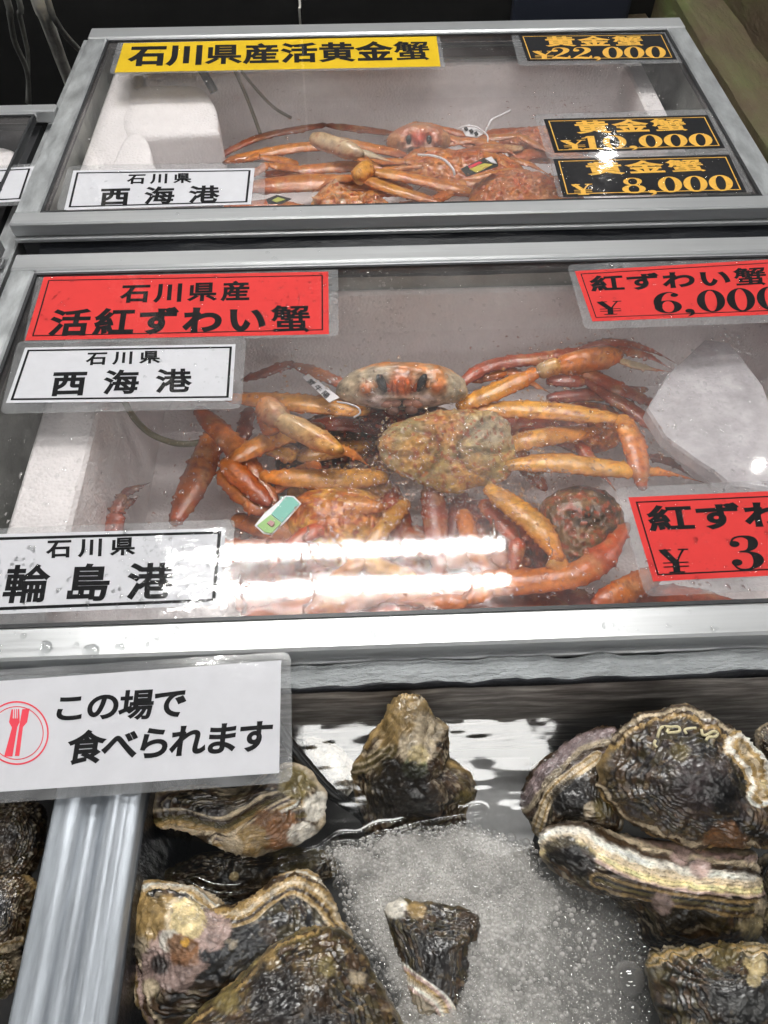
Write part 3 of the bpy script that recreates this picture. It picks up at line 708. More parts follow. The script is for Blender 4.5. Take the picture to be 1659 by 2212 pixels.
# ------------------------------------------------------------------ oysters
DK = np.array([.0070, .0060, .0058]); BR = np.array([.040, .022, .010]); OL = np.array([.095, .072, .024]); CR = np.array([.60, .49, .34]); WH = np.array([.78, .73, .64])
TAN = np.array([.36, .24, .095]); PK = np.array([.50, .36, .32]); PU = np.array([.10, .075, .075]); YE = np.array([.80, .64, .34]); RU = np.array([.22, .10, .04]); GN = np.array([.10, .11, .05])
SURF = {}
def oyster(outline, z, n, h, label, bands=(), patches=(), base=(DK, BR), fleck=CR, seed=1, apex=(0, 0), rim=CR, rimw=.1, depth=None, group='oysters in the bubbling tank', ridge=1.0, folds=.0, foldk=9, nt=240, fl=.28, p=2.2, name='oyster'):
    n = np.asarray(n, float); n /= np.linalg.norm(n)
    p0 = at(*np.mean(outline, 0), z)
    P = np.array([on_plane(x, y, p0, n) for x, y in spline(outline, nt, True)])
    c = P.mean(0); ex = np.cross((0, 1, 0), n); ex /= np.linalg.norm(ex); ey = np.cross(n, ex)
    size = math.sqrt(np.mean(np.sum((P - c) ** 2, 1)))
    jag = fbm(P, 70, 4, seed)
    P = P + (P - c) * (.045 * jag)[:, None]
    ap = c + (ex * apex[0] + ey * apex[1]) * size
    depth = depth if depth else h * .8
    nt_, nb = 84, 40
    rows = []; S = []
    for i in range(nt_ + nb):
        if i < nt_: s = (i / (nt_ - 1)); s = max(s, .004); f = s; hh = h * (1 - s ** p) ** .75; cc = c + (ap - c) * (1 - s)
        else:
            s = 1 - (i - nt_ + 1) / nb; s = max(s, .004); f = s; hh = -.0012 - depth * (1 - s ** 2.0) ** .6; cc = c
        rows.append(cc + (P - cc) * f + n * hh); S.append(np.full(nt, s if i < nt_ else 2 - s))
    V = np.vstack(rows); s = np.concatenate(S); th = np.tile(np.arange(nt) / nt * 2 * np.pi, nt_ + nb)
    G = V.reshape(-1, nt, 3); du = np.gradient(G, axis=0); dv = np.roll(G, -1, 1) - np.roll(G, 1, 1)
    Nn = np.cross(du, dv).reshape(-1, 3); Nn /= np.linalg.norm(Nn, axis=1)[:, None] + 1e-12
    if np.dot(Nn[nt * 10], n) < 0: Nn = -Nn
    px = to_px(V)
    warp = fbm(V, 28, 4, seed + 3)
    q = np.where(s < 1, s, 2 - s) * 15 + warp * 2.6 + .8 * fbm(V, 70, 3, seed + 4) + .35 * np.sin(th * 3 + seed)
    saw = q - np.floor(q)
    led = .0021 * ridge * (saw ** 1.6 - .4) * sstep(.2, .75, np.where(s < 1, s, 2 - s)) * (.35 + .65 * sstep(-.25, .25, fbm(V, 20, 2, seed + 6)))
    led += .0011 * ridge * ((q * 2.7) % 1.0 - .5) * sstep(.6, .95, np.where(s < 1, s, 1.0))
    big = .0052 * fbm(V, 24, 3, seed + 5) + .0022 * fbm(V, 60, 4, seed + 9) + .0010 * fbm(V, 240, 3, seed + 10)
    fo = folds * np.sin(th * foldk + 2 * warp + seed) * sstep(.3, .85, s) * sstep(1.6, 1.0, s)
    damp = sstep(0, .12, np.where(s < 1, s, 2 - s)) * (1 - .55 * np.exp(-((s - 1) / .05) ** 2)); led = led * (1 - .8 * np.exp(-((s - 1) / .06) ** 2))
    disp = led + (big + fo) * damp
    # colour: worn ledges of pale shell over a dark wet ground
    f1 = .5 + .5 * fbm(V, 45, 4, seed + 20); f2 = fbm(V, 130, 3, seed + 30); f3 = fbm(V, 16, 3, seed + 40)
    C = mix(base[0], base[1], sstep(.38, .66, f1 + .12 * f3))
    C = mix(C, np.broadcast_to(OL, C.shape), .55 * sstep(.1, .5, f3) * sstep(.4, .7, f1))
    C = mix(C, np.broadcast_to(fleck, C.shape), .34 * sstep(fl, fl + .3, f2 + .22 * (saw - .5)) * sstep(.3, .6, f1))
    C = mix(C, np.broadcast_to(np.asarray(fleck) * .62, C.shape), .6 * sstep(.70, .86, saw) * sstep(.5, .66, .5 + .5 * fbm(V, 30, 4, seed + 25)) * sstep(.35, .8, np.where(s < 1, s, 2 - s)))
    rid = np.floor(q); rr_ = np.where(s < 1, s, 2 - s)
    fl1 = vnoise(np.c_[np.cos(th) * 7 * rr_, np.sin(th) * 7 * rr_, rid * 7.31], 1.0, seed + 70); fl2 = vnoise(np.c_[np.cos(th) * 16 * rr_, np.sin(th) * 16 * rr_, rid * 3.77 + 50], 1.0, seed + 71)
    lay = sstep(.25, .6, rr_)
    C = mix(C, np.broadcast_to(BR * 1.9, C.shape), .75 * lay * sstep(.05, .35, fl1)); C = mix(C, np.broadcast_to(np.asarray(fleck) * .6, C.shape), .75 * lay * sstep(.38, .56, fl2 + .25 * fl1)); C = mix(C, np.broadcast_to(OL, C.shape), .5 * lay * sstep(.2, .5, -fl1))
    led = led + .0009 * lay * (fl1 + .6 * fl2)
    disp = led + (big + fo) * damp
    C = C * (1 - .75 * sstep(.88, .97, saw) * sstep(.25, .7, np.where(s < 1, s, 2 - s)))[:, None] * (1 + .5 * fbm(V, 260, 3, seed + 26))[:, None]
    sd = np.abs(s - 1) / rimw
    rimm = np.clip(1 - sd + .35 * f2, 0, 1) * sstep(-.5, .2, f3 + .2)
    C = mix(C, rim * (.75 + .45 * f1)[:, None], .85 * rimm)
    for pts, hw, cols in bands:
        d, sgn, t = seg_dist(px, spline(pts, 40)); k = np.clip(1 - (d / (hw * (1 + .25 * fbm(V, 40, 3, seed + 50)))) ** 4, 0, 1)
        ph = sgn / hw * 3.2 + .9 * warp + .35 * f2; fr = ph - np.floor(ph); ii = np.floor(ph).astype(int) % len(cols)
        cc = np.array(cols)[ii]; c2 = np.array(cols)[(ii + 1) % len(cols)]
        cb = mix(cc, c2, sstep(.35, 1, fr)); cb = cb * (.92 + .6 * f1)[:, None] * (1 - .62 * sstep(.88, 1, (fr * 2) % 1))[:, None]
        C = mix(C, cb, sstep(0, .35, k)); disp += k * .0016 * (((ph * 2) % 1) - .5)
    for (x, y), r, colr, soft in patches:
        d = np.hypot(px[:, 0] - x, px[:, 1] - y) / r + .75 * fbm(V, 45, 5, seed + 60, .6) + .12 * (saw - .5); soft = soft * .45
        k = sstep(1.0 + soft, 1.0 - soft, d)
        C = mix(C, np.asarray(colr) * (.62 + .6 * f1 + .35 * f2)[:, None], k * .92)
    V = V + Nn * disp[:, None]
    F = grid_faces(nt_ + nb, nt, True); F.append(list(range(nt))[::-1]); F.append([(nt_ + nb - 1) * nt + j for j in range(nt)])
    if np.dot(np.cross(V[F[nt * 20][1]] - V[F[nt * 20][0]], V[F[nt * 20][2]] - V[F[nt * 20][0]]), n) < 0: F = [f[::-1] for f in F]
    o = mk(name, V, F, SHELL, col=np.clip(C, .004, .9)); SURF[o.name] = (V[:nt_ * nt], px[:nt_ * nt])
    return tagit(o, label, 'oyster', group)
STR = (CR, TAN, WH, BR, CR, PU); STR2 = (TAN, CR, BR, OL); STR3 = (WH, CR, YE, PK, CR, BR)
def ps(f, L): return [(f(*p), r * .5291, c, s) for p, r, c, s in L]
def bs(f, L): return [(zm(f, p), w * .5291, c) for p, w, c in L]
oyster(zm(z7, [(612, 520), (640, 440), (800, 410), (980, 420), (1150, 320), (1260, 340), (1330, 420), (1335, 520), (1300, 600), (1180, 660), (1040, 700), (960, 690), (860, 650), (760, 590), (650, 570)]),
       -.052, (.05, -.35, .93), .022, 'layered oyster shell below the white eat-here sign', seed=3, base=(DK * 1.4, PU * .55),
       bands=bs(z7, [([(610, 560), (740, 555), (850, 590), (930, 590), (1030, 530), (1120, 490), (1230, 480)], 62, STR2), ([(880, 640), (960, 650), (1010, 600), (1100, 520), (1200, 470)], 34, STR)]),
       patches=ps(z7, [((1130, 590), 100, RU * 1.3, .35), ((1030, 640), 60, TAN, .4), ((1250, 620), 60, WH, .4), ((1290, 500), 60, WH, .35), ((1200, 400), 70, OL * 2, .5), ((950, 665), 40, CR, .4)]), rim=CR, rimw=.13)
oyster(zm(z7, [(650, 800), (720, 730), (850, 680), (1000, 670), (1200, 660), (1330, 680), (1380, 740), (1330, 800), (1150, 840), (1000, 880), (850, 890), (740, 880)]), -.105, (0, -.3, .95), .018,
       'dark submerged oyster behind the wave line, between two pale shells', seed=5, base=(DK, BR * .6), rim=OL, patches=ps(z7, [((1220, 700), 90, OL * 1.4, .5), ((960, 780), 20, YE, .4)]))
oyster(zm(z7, [(500, 960), (530, 850), (590, 795), (700, 795), (790, 820), (860, 885), (940, 905), (1050, 850), (1150, 765), (1240, 748), (1310, 790), (1350, 860), (1400, 960), (1430, 1050), (1300, 1200), (1100, 1350), (900, 1420), (640, 1380), (560, 1310), (545, 1200), (520, 1130), (500, 1050)]),
       -.05, (-.08, -.3, .95), .036, 'large oyster with a cream scar and wavy pale lip, by the aluminium divider', seed=8, apex=(.1, -.05), base=(DK * .9, np.array([.03, .032, .036])),
       bands=bs(z7, [([(540, 850), (610, 800), (700, 800), (790, 830), (860, 895), (940, 915), (1050, 860), (1150, 775), (1240, 762), (1310, 800)], 34, (WH, CR, TAN)),
                     ([(880, 950), (1000, 935), (1090, 860), (1180, 810), (1260, 830), (1340, 900), (1380, 980)], 44, (TAN, BR, TAN, CR)),
                     ([(520, 1130), (560, 1200), (590, 1330), (640, 1400)], 46, (TAN, CR, BR, PK))]),
       patches=ps(z7, [((590, 960), 125, TAN, .35), ((560, 880), 60, TAN * 1.2, .4), ((540, 1060), 70, CR * .7, .4), ((700, 1130), 125, PK * .9, .2), ((850, 1000), 75, PK, .3), ((750, 960), 75, CR * 1.1, .3), ((770, 965), 72, YE * 1.05, .2), ((700, 1050), 50, WH, .3), ((745, 1085), 70, RU * 1.1, .35), ((650, 1140), 45, DK * 2, .4), ((760, 1045), 18, np.array([.7, .38, .06]), .4), ((620, 1230), 35, CR, .4)]), rim=CR, rimw=.08, nt=320, fl=.36)
oyster(zm(z7, [(700, 1440), (830, 1320), (950, 1205), (1060, 1110), (1180, 1010), (1300, 983), (1400, 1000), (1470, 1060), (1530, 1180), (1600, 1300), (1660, 1430), (1640, 1600), (1300, 1700), (900, 1640)]),
       -.02, (0, -.25, .97), .042, 'dark domed oyster at the bottom edge overlapping the cream scarred one', seed=12, fleck=TAN * .8, base=(DK * 1.2, BR * .9), fl=.2, nt=300,
       bands=bs(z7, [([(760, 1370), (900, 1270), (1030, 1150), (1150, 1040), (1280, 1000)], 34, (OL * 1.5, BR, TAN, OL))]),
       patches=ps(z7, [((1460, 1190), 34, CR, .5), ((1100, 1130), 50, TAN * .7, .6), ((930, 1290), 55, OL * 2.2, .6), ((1330, 1150), 40, OL * 1.6, .6), ((1110, 1250), 120, DK * 2.5, .6)]), rim=OL, rimw=.06)
oyster(zm(z8, [(180, 25), (240, 35), (290, 80), (310, 140), (362, 170), (352, 230), (332, 300), (400, 330), (465, 420), (440, 520), (400, 570), (200, 620), (60, 630), (3, 600), (-7, 520), (-37, 400), (-47, 340), (23, 230), (83, 140), (150, 55)]),
       -.05, (0, -.78, .62), .03, 'upright brown oyster standing at the back of the tank, pointed end up', seed=17, base=(DK * 1.3, BR * 1.1), ridge=1.5, folds=.002,
       bands=bs(z8, [([(20, 240), (90, 150), (150, 60), (220, 40)], 50, (TAN, BR, CR, TAN)), ([(-40, 345), (50, 310), (120, 260)], 30, (OL, CR * .7, OL))]),
       patches=ps(z8, [((210, 130), 100, TAN * .8, .5), ((130, 180), 70, TAN * .75, .5), ((270, 160), 60, CR * .7, .5), ((215, 260), 66, CR * .8, .3), ((215, 330), 45, GN * 2.4, .5), ((225, 280), 38, YE * .75, .5), ((160, 440), 130, DK * 1.1, .5), ((420, 460), 40, OL * 1.7, .5)]), rim=TAN, rimw=.06, nt=280)
oyster(zm(z8, [(650, 460), (700, 330), (800, 250), (900, 190), (1020, 165), (1100, 260), (1050, 400), (1060, 580), (940, 590), (800, 600), (740, 630), (690, 570)]), -.062, (-.3, -.3, .9), .026,
       'half hidden oyster on the left behind the largest dark shell', seed=21, base=(DK * 1.3, BR * .8),
       bands=bs(z8, [([(660, 470), (760, 340), (880, 240), (1010, 200)], 75, (PU * 1.8, CR * .55, BR, PU * 2.2)), ([(720, 590), (760, 460), (850, 370), (960, 290)], 28, (CR * .9, TAN, CR))]),
       patches=ps(z8, [((850, 450), 85, DK * 1.6, .5), ((930, 500), 24, CR * .9, .4), ((990, 500), 40, OL * 1.4, .5)]), rim=CR * .7, rimw=.09)
oyster(zm(z8, [(1025, 215), (1090, 130), (1180, 100), (1310, 82), (1400, 105), (1480, 150), (1560, 205), (1640, 290), (1710, 400), (1730, 520), (1690, 660), (1560, 668), (1420, 655), (1280, 635), (1160, 595), (1060, 540), (990, 470), (955, 420), (975, 320)]),
       -.022, (-.05, -.45, .89), .04, 'largest dark domed oyster with brown rim and pale worm casts, at the right', seed=26, fleck=TAN * .55, base=(DK * 1.1, PU * .42), ridge=1.6, folds=.0016, foldk=14, nt=340, fl=.34,
       bands=bs(z8, [([(1025, 215), (1100, 140), (1200, 112), (1320, 98), (1420, 130), (1520, 190)], 46, (CR * .8, BR, TAN, BR)), ([(960, 430), (1060, 545), (1170, 600), (1300, 640), (1450, 655), (1600, 665)], 40, (TAN, BR * 1.4, CR * .8, BR)),
                     ([(1540, 240), (1600, 300), (1640, 370), (1640, 450)], 62, (CR, TAN, WH, TAN))]),
       patches=ps(z8, [((1300, 280), 40, OL * 1.1, .6), ((1650, 400), 26, YE, .3), ((1480, 620), 70, RU, .5)]), rim=TAN, rimw=.07)
oyster(zm(z8, [(715, 620), (760, 572), (880, 555), (980, 590), (1100, 640), (1250, 660), (1400, 670), (1560, 672), (1612, 690), (1625, 760), (1650, 850), (1640, 960), (1600, 1050), (1450, 1080), (1280, 1080), (1160, 1050), (1050, 900), (960, 810), (850, 780), (760, 750), (720, 690)]),
       -.06, (.02, -.66, .75), .036, 'oyster with a bright cream layered edge lying under the largest dark one', seed=31, base=(DK * .9, BR * .55), nt=340, fl=.4,
       bands=bs(z8, [([(720, 610), (800, 580), (900, 580), (1000, 640), (1120, 705), (1260, 740), (1420, 765), (1600, 780)], 92, STR3), ([(960, 790), (1080, 830), (1250, 870), (1450, 900), (1600, 900)], 40, (OL * 1.4, BR, TAN * .7, DK * 2))]),
       patches=ps(z8, [((810, 680), 72, DK * 1.2, .3), ((900, 720), 60, DK * 1.4, .4), ((1300, 700), 36, PK * 1.15, .5), ((1380, 740), 40, PK, .5), ((1580, 980), 50, YE * .55, .5), ((1620, 900), 30, CR * .9, .4), ((1230, 890), 50, PK * .6, .5)]), rim=CR, rimw=.05)
oyster(zm(z8, [(1165, 1120), (1260, 1078), (1400, 1062), (1550, 1055), (1720, 1060), (1850, 1200), (1800, 1420), (1500, 1530), (1300, 1480), (1195, 1300)]), -.04, (-.05, -.3, .95), .036,
       'glossy dark oyster in the bottom right corner', seed=36, fleck=TAN * .4, base=(DK, np.array([.035, .035, .033])), ridge=1.3, folds=.0018, foldk=16, nt=280, fl=.36,
       bands=bs(z8, [([(1170, 1125), (1270, 1090), (1400, 1078), (1560, 1070), (1700, 1075)], 24, (CR * .7, OL, TAN))]), patches=ps(z8, [((1610, 1130), 45, YE * .8, .4), ((1600, 1200), 30, YE * .6, .4), ((1480, 1100), 50, OL * 1.2, .6)]), rim=OL, rimw=.05)
oyster(zm(z8, [(95, 920), (150, 868), (230, 880), (300, 885), (390, 900), (470, 935), (478, 1000), (435, 1060), (440, 1200), (425, 1300), (410, 1420), (250, 1470), (165, 1370), (160, 1200), (130, 1050)]), -.0655, (0, -.2, .98), .022,
       'dark oyster with a white tip just under the foam in the middle of the tank', seed=41, fleck=TAN * .4, base=(DK * .8, np.array([.03, .026, .025])),
       bands=bs(z8, [([(150, 1160), (240, 1230), (330, 1300), (380, 1420)], 42, (CR, WH, PK, TAN))]), patches=ps(z8, [((140, 900), 50, WH * 1.05, .3), ((220, 910), 36, TAN, .5), ((430, 970), 46, BR * 1.3, .5), ((210, 1330), 70, CR * .6, .6)]), rim=OL, rimw=.05)
oyster(zm(z7, [(1245, 230), (1350, 235), (1450, 320), (1455, 420), (1400, 462), (1340, 425)]), -.085, (0, -.3, .95), .014, 'small pale oyster half lost in the reflection left of the upright one', seed=45, base=(CR * .7, WH * .8), rim=WH, nt=160)
oyster(zm(z8, [(1610, 190), (1700, 150), (1790, 300), (1700, 400), (1640, 300)]), -.05, (0, -.3, .95), .02, 'dark oyster at the right edge behind the largest one', seed=47, nt=160, base=(DK, BR))
oyster(zm(z8, [(1600, 730), (1700, 690), (1800, 880), (1720, 1040), (1640, 1020), (1640, 900)]), -.085, (0, -.3, .95), .02, 'yellowish oyster at the right edge under the cream layered one', seed=49, nt=160, base=(DK, OL), patches=ps(z8, [((1650, 920), 50, YE * .5, .5)]))
oyster(zm(z7, [(-100, 500), (60, 470), (165, 480), (190, 600), (150, 760), (60, 860), (-100, 820)]), -.06, (.1, -.2, .95), .03, 'dark brown oyster at the left edge, topmost in the left tank', seed=52, base=(DK, BR * .7), fl=.4, rim=BR, group='oysters in the left tank')
oyster(zm(z7, [(-110, 800), (50, 760), (140, 800), (130, 930), (75, 1070), (-110, 1100)]), -.055, (.1, -.2, .95), .03, 'dark brown ridged oyster at the left edge, middle one in the left tank', seed=55, base=(DK * 1.2, BR * .9), fl=.4, rim=TAN, group='oysters in the left tank',
       bands=bs(z7, [([(-60, 1080), (20, 1075), (80, 1060)], 36, (CR, TAN, CR))]))
oyster(zm(z7, [(-110, 1080), (40, 1060), (72, 1110), (60, 1240), (-110, 1300)]), -.065, (.1, -.2, .95), .026, 'pale edged oyster at the left edge, lowest in the left tank', seed=58, base=(DK * 1.2, OL * .6), fl=.3, rim=CR, group='oysters in the left tank')
# pale worm casts on the largest shell
big_o = [o for o in bpy.data.objects if o.get('label', '').startswith('largest dark domed')][0]
Vs_, Ps_ = SURF[big_o.name]
def on_shell(x, y):
    d = np.hypot(Ps_[:, 0] - x, Ps_[:, 1] - y); k = np.argsort(d)[:6]; return Vs_[k].mean(0) + np.array([0, -.0002, .0012])
CAST = mat('worm cast', (.62, .55, .34), .5, var=.3, vscale=200)
for pts in (((1205, 215), (1215, 188), (1235, 172), (1262, 165), (1290, 168), (1296, 182), (1270, 190), (1245, 196), (1250, 180)), ((1325, 195), (1318, 182), (1340, 178), (1362, 180)), ((1385, 180), (1392, 200), (1412, 196), (1430, 190), (1448, 198), (1438, 212), (1415, 210), (1405, 224)), ((1200, 225), (1192, 240), (1202, 252))):
    Pq = spline([on_shell(*z8(x, y)) for x, y in pts], 30); V, F = tube(Pq, .0012, 8); mk('worm_cast', V, F, CAST, big_o)
# black hose in the tank
P = np.array([at(*z7(x, y), z) for x, y, z in ((1080, 90, -.02), (1150, 195, -.03), (1230, 300, -.045), (1330, 415, -.06), (1400, 470, -.07), (1480, 530, -.09), (1560, 640, -.12))])
V, F = tube(spline(P, 40), .0055, 10); tagit(mk('hose', V, F, BLACK), 'black hose dipping into the oyster tank beside the white sign', 'hose')

# ------------------------------------------------------------------ foam: bubbles on the tank water
POLY = np.array(zm(z8, [(-40, 640), (60, 610), (120, 590), (200, 570), (330, 580), (430, 555), (560, 605), (700, 640), (740, 745), (800, 790), (950, 785), (1050, 870), (1120, 955), (1150, 1060), (1185, 1130), (1205, 1250), (1170, 1381), (1150, 1500), (160, 1500), (123, 1300), (53, 1180), (-36, 1010), (-76, 900), (-136, 720), (-180, 670), (-130, 640)]))
def inside(Q, poly):
    x, y = Q[:, 0], Q[:, 1]; c = np.zeros(len(Q), bool); n = len(poly)
    for i in range(n):
        a, b = poly[i], poly[i - 1]
        k = ((a[1] > y) != (b[1] > y)) & (x < (b[0] - a[0]) * (y - a[1]) / (b[1] - a[1] + 1e-12) + a[0]); c ^= k
    return c
WP = np.array([at(x, y, ZW3)[:2] for x, y in POLY])
lo, hi = WP.min(0), WP.max(0)
cell = .008; gridd = {}
bub = []
def try_add(x, y, r):
    ci, cj = int(x / cell), int(y / cell)
    for i in range(ci - 2, ci + 3):
        for j in range(cj - 2, cj + 3):
            for k in gridd.get((i, j), ()):
                X, Y, Rr = bub[k]
                if (X - x) ** 2 + (Y - y) ** 2 < ((Rr + r) * .87) ** 2: return False
    gridd.setdefault((ci, cj), []).append(len(bub)); bub.append((x, y, r)); return True
for (x, y), r in [(z8(1090, 1195), .0125), (z8(1105, 1325), .006), (z8(1085, 1365), .0075), (z8(1140, 1275), .0055), (z8(640, 680), .0048), (z8(655, 645), .004), (z8(780, 805), .0042), (z8(450, 610), .004), (z8(985, 975), .0042), (z8(1030, 1070), .0042), (z8(1050, 1035), .004), (z8(170, 672), .0035), (z8(150, 690), .0028), (z8(1170, 1190), .0045), (z8(1085, 1110), .0032), (z8(1010, 1110), .003)]:
    p = at(x, y, ZW3); try_add(p[0], p[1], r)
for k in range(900):
    q_ = rng.uniform(lo, hi, (1, 2)); 
    if not inside(q_, WP)[0]: continue
    u_ = to_px(np.c_[q_, [[ZW3]]])[0]; g_ = sstep(z8(600, 0)[0], z8(1150, 0)[0], u_[0])
    if rng.random() < .10 + .6 * g_ ** 2: try_add(q_[0, 0], q_[0, 1], .0022 + .0026 * rng.random() ** 2)
N0 = 260000
Q = rng.uniform(lo, hi, (N0, 2)); Q = Q[inside(Q, WP)]
q3 = np.c_[Q, np.full(len(Q), ZW3)]; pxq = to_px(q3)
rightness = sstep(z8(350, 0)[0], z8(1000, 0)[0], pxq[:, 0])
dens = fbm(q3, 22, 3, 77)
rr = rng.random(len(Q)); keepr = rng.random(len(Q))
for k in range(len(Q)):
    R_ = .0016 + .0011 * rr[k] ** 2 + rightness[k] * (.0003 + .0018 * rr[k] ** 4) 
    if k > len(Q) * .5: R_ = .0009 + .0004 * rr[k]
    try_add(Q[k, 0], Q[k, 1], R_)
# larger clear ones gather at the right rim of the patch
bub = np.array(bub)
na, nr = 12, 5
hv = [(0, 0, 1)] + [(math.cos(t) * math.sin(f), math.sin(t) * math.sin(f), math.cos(f)) for f in np.linspace(0, math.pi * .5, nr + 1)[1:] for t in np.arange(na) / na * 2 * math.pi]
hf = [[0, 1 + j, 1 + (j + 1) % na] for j in range(na)] + [[1 + i * na + j, 1 + (i + 1) * na + j, 1 + (i + 1) * na + (j + 1) % na, 1 + i * na + (j + 1) % na] for i in range(nr - 1) for j in range(na)]
hv = np.array(hv); hfl = [np.array(f) for f in hf]
V = (bub[:, None, :2] + hv[None, :, :2] * bub[:, 2, None, None])
mound = .0016 * fbm(np.c_[bub[:, :2], np.zeros(len(bub))], 18, 2, 92)
Z = ZW3 + .0014 + mound[:, None] * .5 + hv[None, :, 2] * bub[:, 2, None] * .85
V = np.concatenate([V, Z[..., None]], 2).reshape(-1, 3)
F = [(f + k * len(hv)).tolist() for k in range(len(bub)) for f in hfl]
bpx = to_px(np.c_[bub[:, :2], np.full(len(bub), ZW3)]); br_ = sstep(z8(560, 0)[0], z8(1080, 0)[0], bpx[:, 0])
clear = (bub[:, 2] > .0022) | (rng.random(len(bub)) < .15 + .75 * br_)
MI = np.repeat(np.where(clear, 1, 0), len(hfl))
BUB = thin('clear bubble', (.93, .93, .92), 1.45, .03, boost=3.2, rimw=.4, hcol=(.9, .88, .85))
FROTH = thin('froth bubble', (.9, .9, .89), 1.4, .06, boost=2.4, haze=.40, hmin=.12, hcol=(.93, .90, .86), hscale=12, rimw=.5)
FOAMF = thin('foam film', (.9, .9, .9), 1.3, .15, haze=.62, hmin=.24, hcol=(.88, .85, .81), hscale=30)
o = mk('foam', V, F, [FROTH, BUB], org=(WP[:, 0].mean(), WP[:, 1].mean(), ZW3), mi=MI); tagit(o, kind='stuff')
tagit(o, 'patch of clear bubbles floating between the oysters', 'foam')
W2 = spline(WP, 240, True); c = W2.mean(0); W2 = W2 + (W2 - c) * (.07 * fbm(np.c_[W2, np.zeros(240)], 60, 4, 91) - .02)[:, None]
FR_ = [1.0, .985, .97, .95, .92, .88, .84, .8, .75, .7, .65, .6, .55, .5, .45, .4, .35, .3, .2, .1, .02]
V = np.vstack([np.c_[c + (W2 - c) * f, np.full(240, ZW3 + (.0011 if f < .97 else .0006))] for f in FR_])
fp = to_px(V); fade = 1 - .66 * sstep(z8(520, 0)[0], z8(1080, 0)[0], fp[:, 0] + 60 * fbm(V, 25, 3, 95)); fade *= np.repeat([sstep(1.0, .86, f) for f in FR_], 240)
Fk = grid_faces(len(FR_), 240, True); Fk.append([(len(FR_) - 1) * 240 + j for j in range(240)])
# the film thins out towards its rim and the right: its haze follows the thickness stored on the mesh
nt_f = FOAMF.node_tree; hz = [n for n in nt_f.nodes if n.type == 'MAP_RANGE' and n.outputs[0].links and n.outputs[0].links[0].to_node.type == 'MIX_SHADER'][0]
mxs = hz.outputs[0].links[0].to_socket; ath = nt_f.nodes.new('ShaderNodeAttribute'); ath.attribute_name = 'Col'
mul = nt_f.nodes.new('ShaderNodeMath'); mul.operation = 'MULTIPLY'
nt_f.links.new(hz.outputs[0], mul.inputs[0]); nt_f.links.new(ath.outputs['Fac'], mul.inputs[1]); nt_f.links.new(mul.outputs[0], mxs)
mk('foam_film', V, Fk, FOAMF, o, col=np.repeat(fade[:, None], 3, 1))
print('bubbles', len(bub))

# ------------------------------------------------------------------ crabs
GOL = np.array([.80, .37, .045]); ORG_ = np.array([.70, .20, .018]); RED = np.array([.34, .052, .010]); DRD = np.array([.12, .02, .012]); PAL = np.array([.66, .50, .30]); CRM = np.array([.62, .52, .36]); ROSE = np.array([.55, .36, .30])
def seg_geo(g, a, b, w0, w1, c0, c1, seed, flat=.44, bulge=.07, spiny=1.7, ns=24, n=30, tip=False, path=None):
    """one hard shelled section of a limb, a flattened blade with a rough spiny edge"""
    if path is None: path = [np.asarray(a, float), np.asarray(b, float)]
    path = np.array(path); w = np.atleast_1d(w0 if np.ndim(w0) else [w0, w1]).astype(float)
    n = n + 14 * (len(path) - 2)
    P = spline(path, n) if len(path) > 2 else path[0] + (path[1] - path[0]) * np.linspace(0, 1, n)[:, None]
    t = np.linspace(0, 1, n)
    r = np.interp(t, np.linspace(0, 1, len(w)), w) * (1 + bulge * np.sin(t * np.pi)) * 0.96
    r = r * (.64 + .36 * sstep(0, .2, t))
    r[0] *= .45
    if tip: r = r * (1 - sstep(.35, 1.0, t) * .92)
    else: r = r * (1 - .34 * sstep(.74, .96, t)); r[-1] *= .35; r[-2] *= .75; r[-3] *= .93
    V, F = tube(P, r, ns, flat)
    tt = np.repeat(t, ns); ang = np.tile(np.arange(ns) / ns * 2 * np.pi, n)
    Pr = np.repeat(P, ns, 0); pk = 1.45
    V = Pr + (V - Pr) * (1.12 / (np.abs(np.cos(ang)) ** pk + np.abs(np.sin(ang)) ** pk) ** (1 / pk))[:, None]     # ridged, not round
    nrm = V - Pr; nl = np.linalg.norm(nrm, axis=1)[:, None] + 1e-9; nrm = nrm / nl
    edge = np.abs(np.cos(ang))
    rough = .0011 * fbm(V, 130, 3, seed) + .0034 * np.maximum(vnoise(V, 340, seed + 1) - .25, 0) * spiny * (edge ** 4 + .12) + .0009 * np.exp(-((np.sin(ang) - .8) / .2) ** 2)
    V = V + nrm * rough[:, None] * np.minimum(1, nl * 200)
    ncol = len(c0) if np.ndim(c0) > 1 else 0
    if ncol:
        cs = np.array(c0); C = np.stack([np.interp(tt, np.linspace(0, 1, ncol), cs[:, q]) for q in range(3)], 1)
    else: C = mix(np.asarray(c0), np.asarray(c1), tt)
    f = fbm(V, 40, 4, seed + 4); C = C * (1 + .4 * f)[:, None]
    C = mix(C, C * np.array([.70, .40, .35]), .75 * edge ** 6)
    C = mix(C, np.broadcast_to(RED, C.shape), .45 * sstep(.0, .45, fbm(V, 75, 4, seed + 8)))
    C = mix(C, np.broadcast_to(PAL * np.array([1.1, .9, .6]), C.shape), .3 * sstep(.1, .5, fbm(V, 60, 4, seed + 18)))
    C = mix(C, C * .3, .75 * sstep(.945, .99, tt) + .6 * sstep(.07, 0, tt)); C = mix(C, np.broadcast_to(RED * .8, C.shape), .75 * sstep(.32, .6, vnoise(V, 420, seed + 29)) * sstep(-.2, .3, f))
    g.add(V, F, np.clip(C, .005, .9))
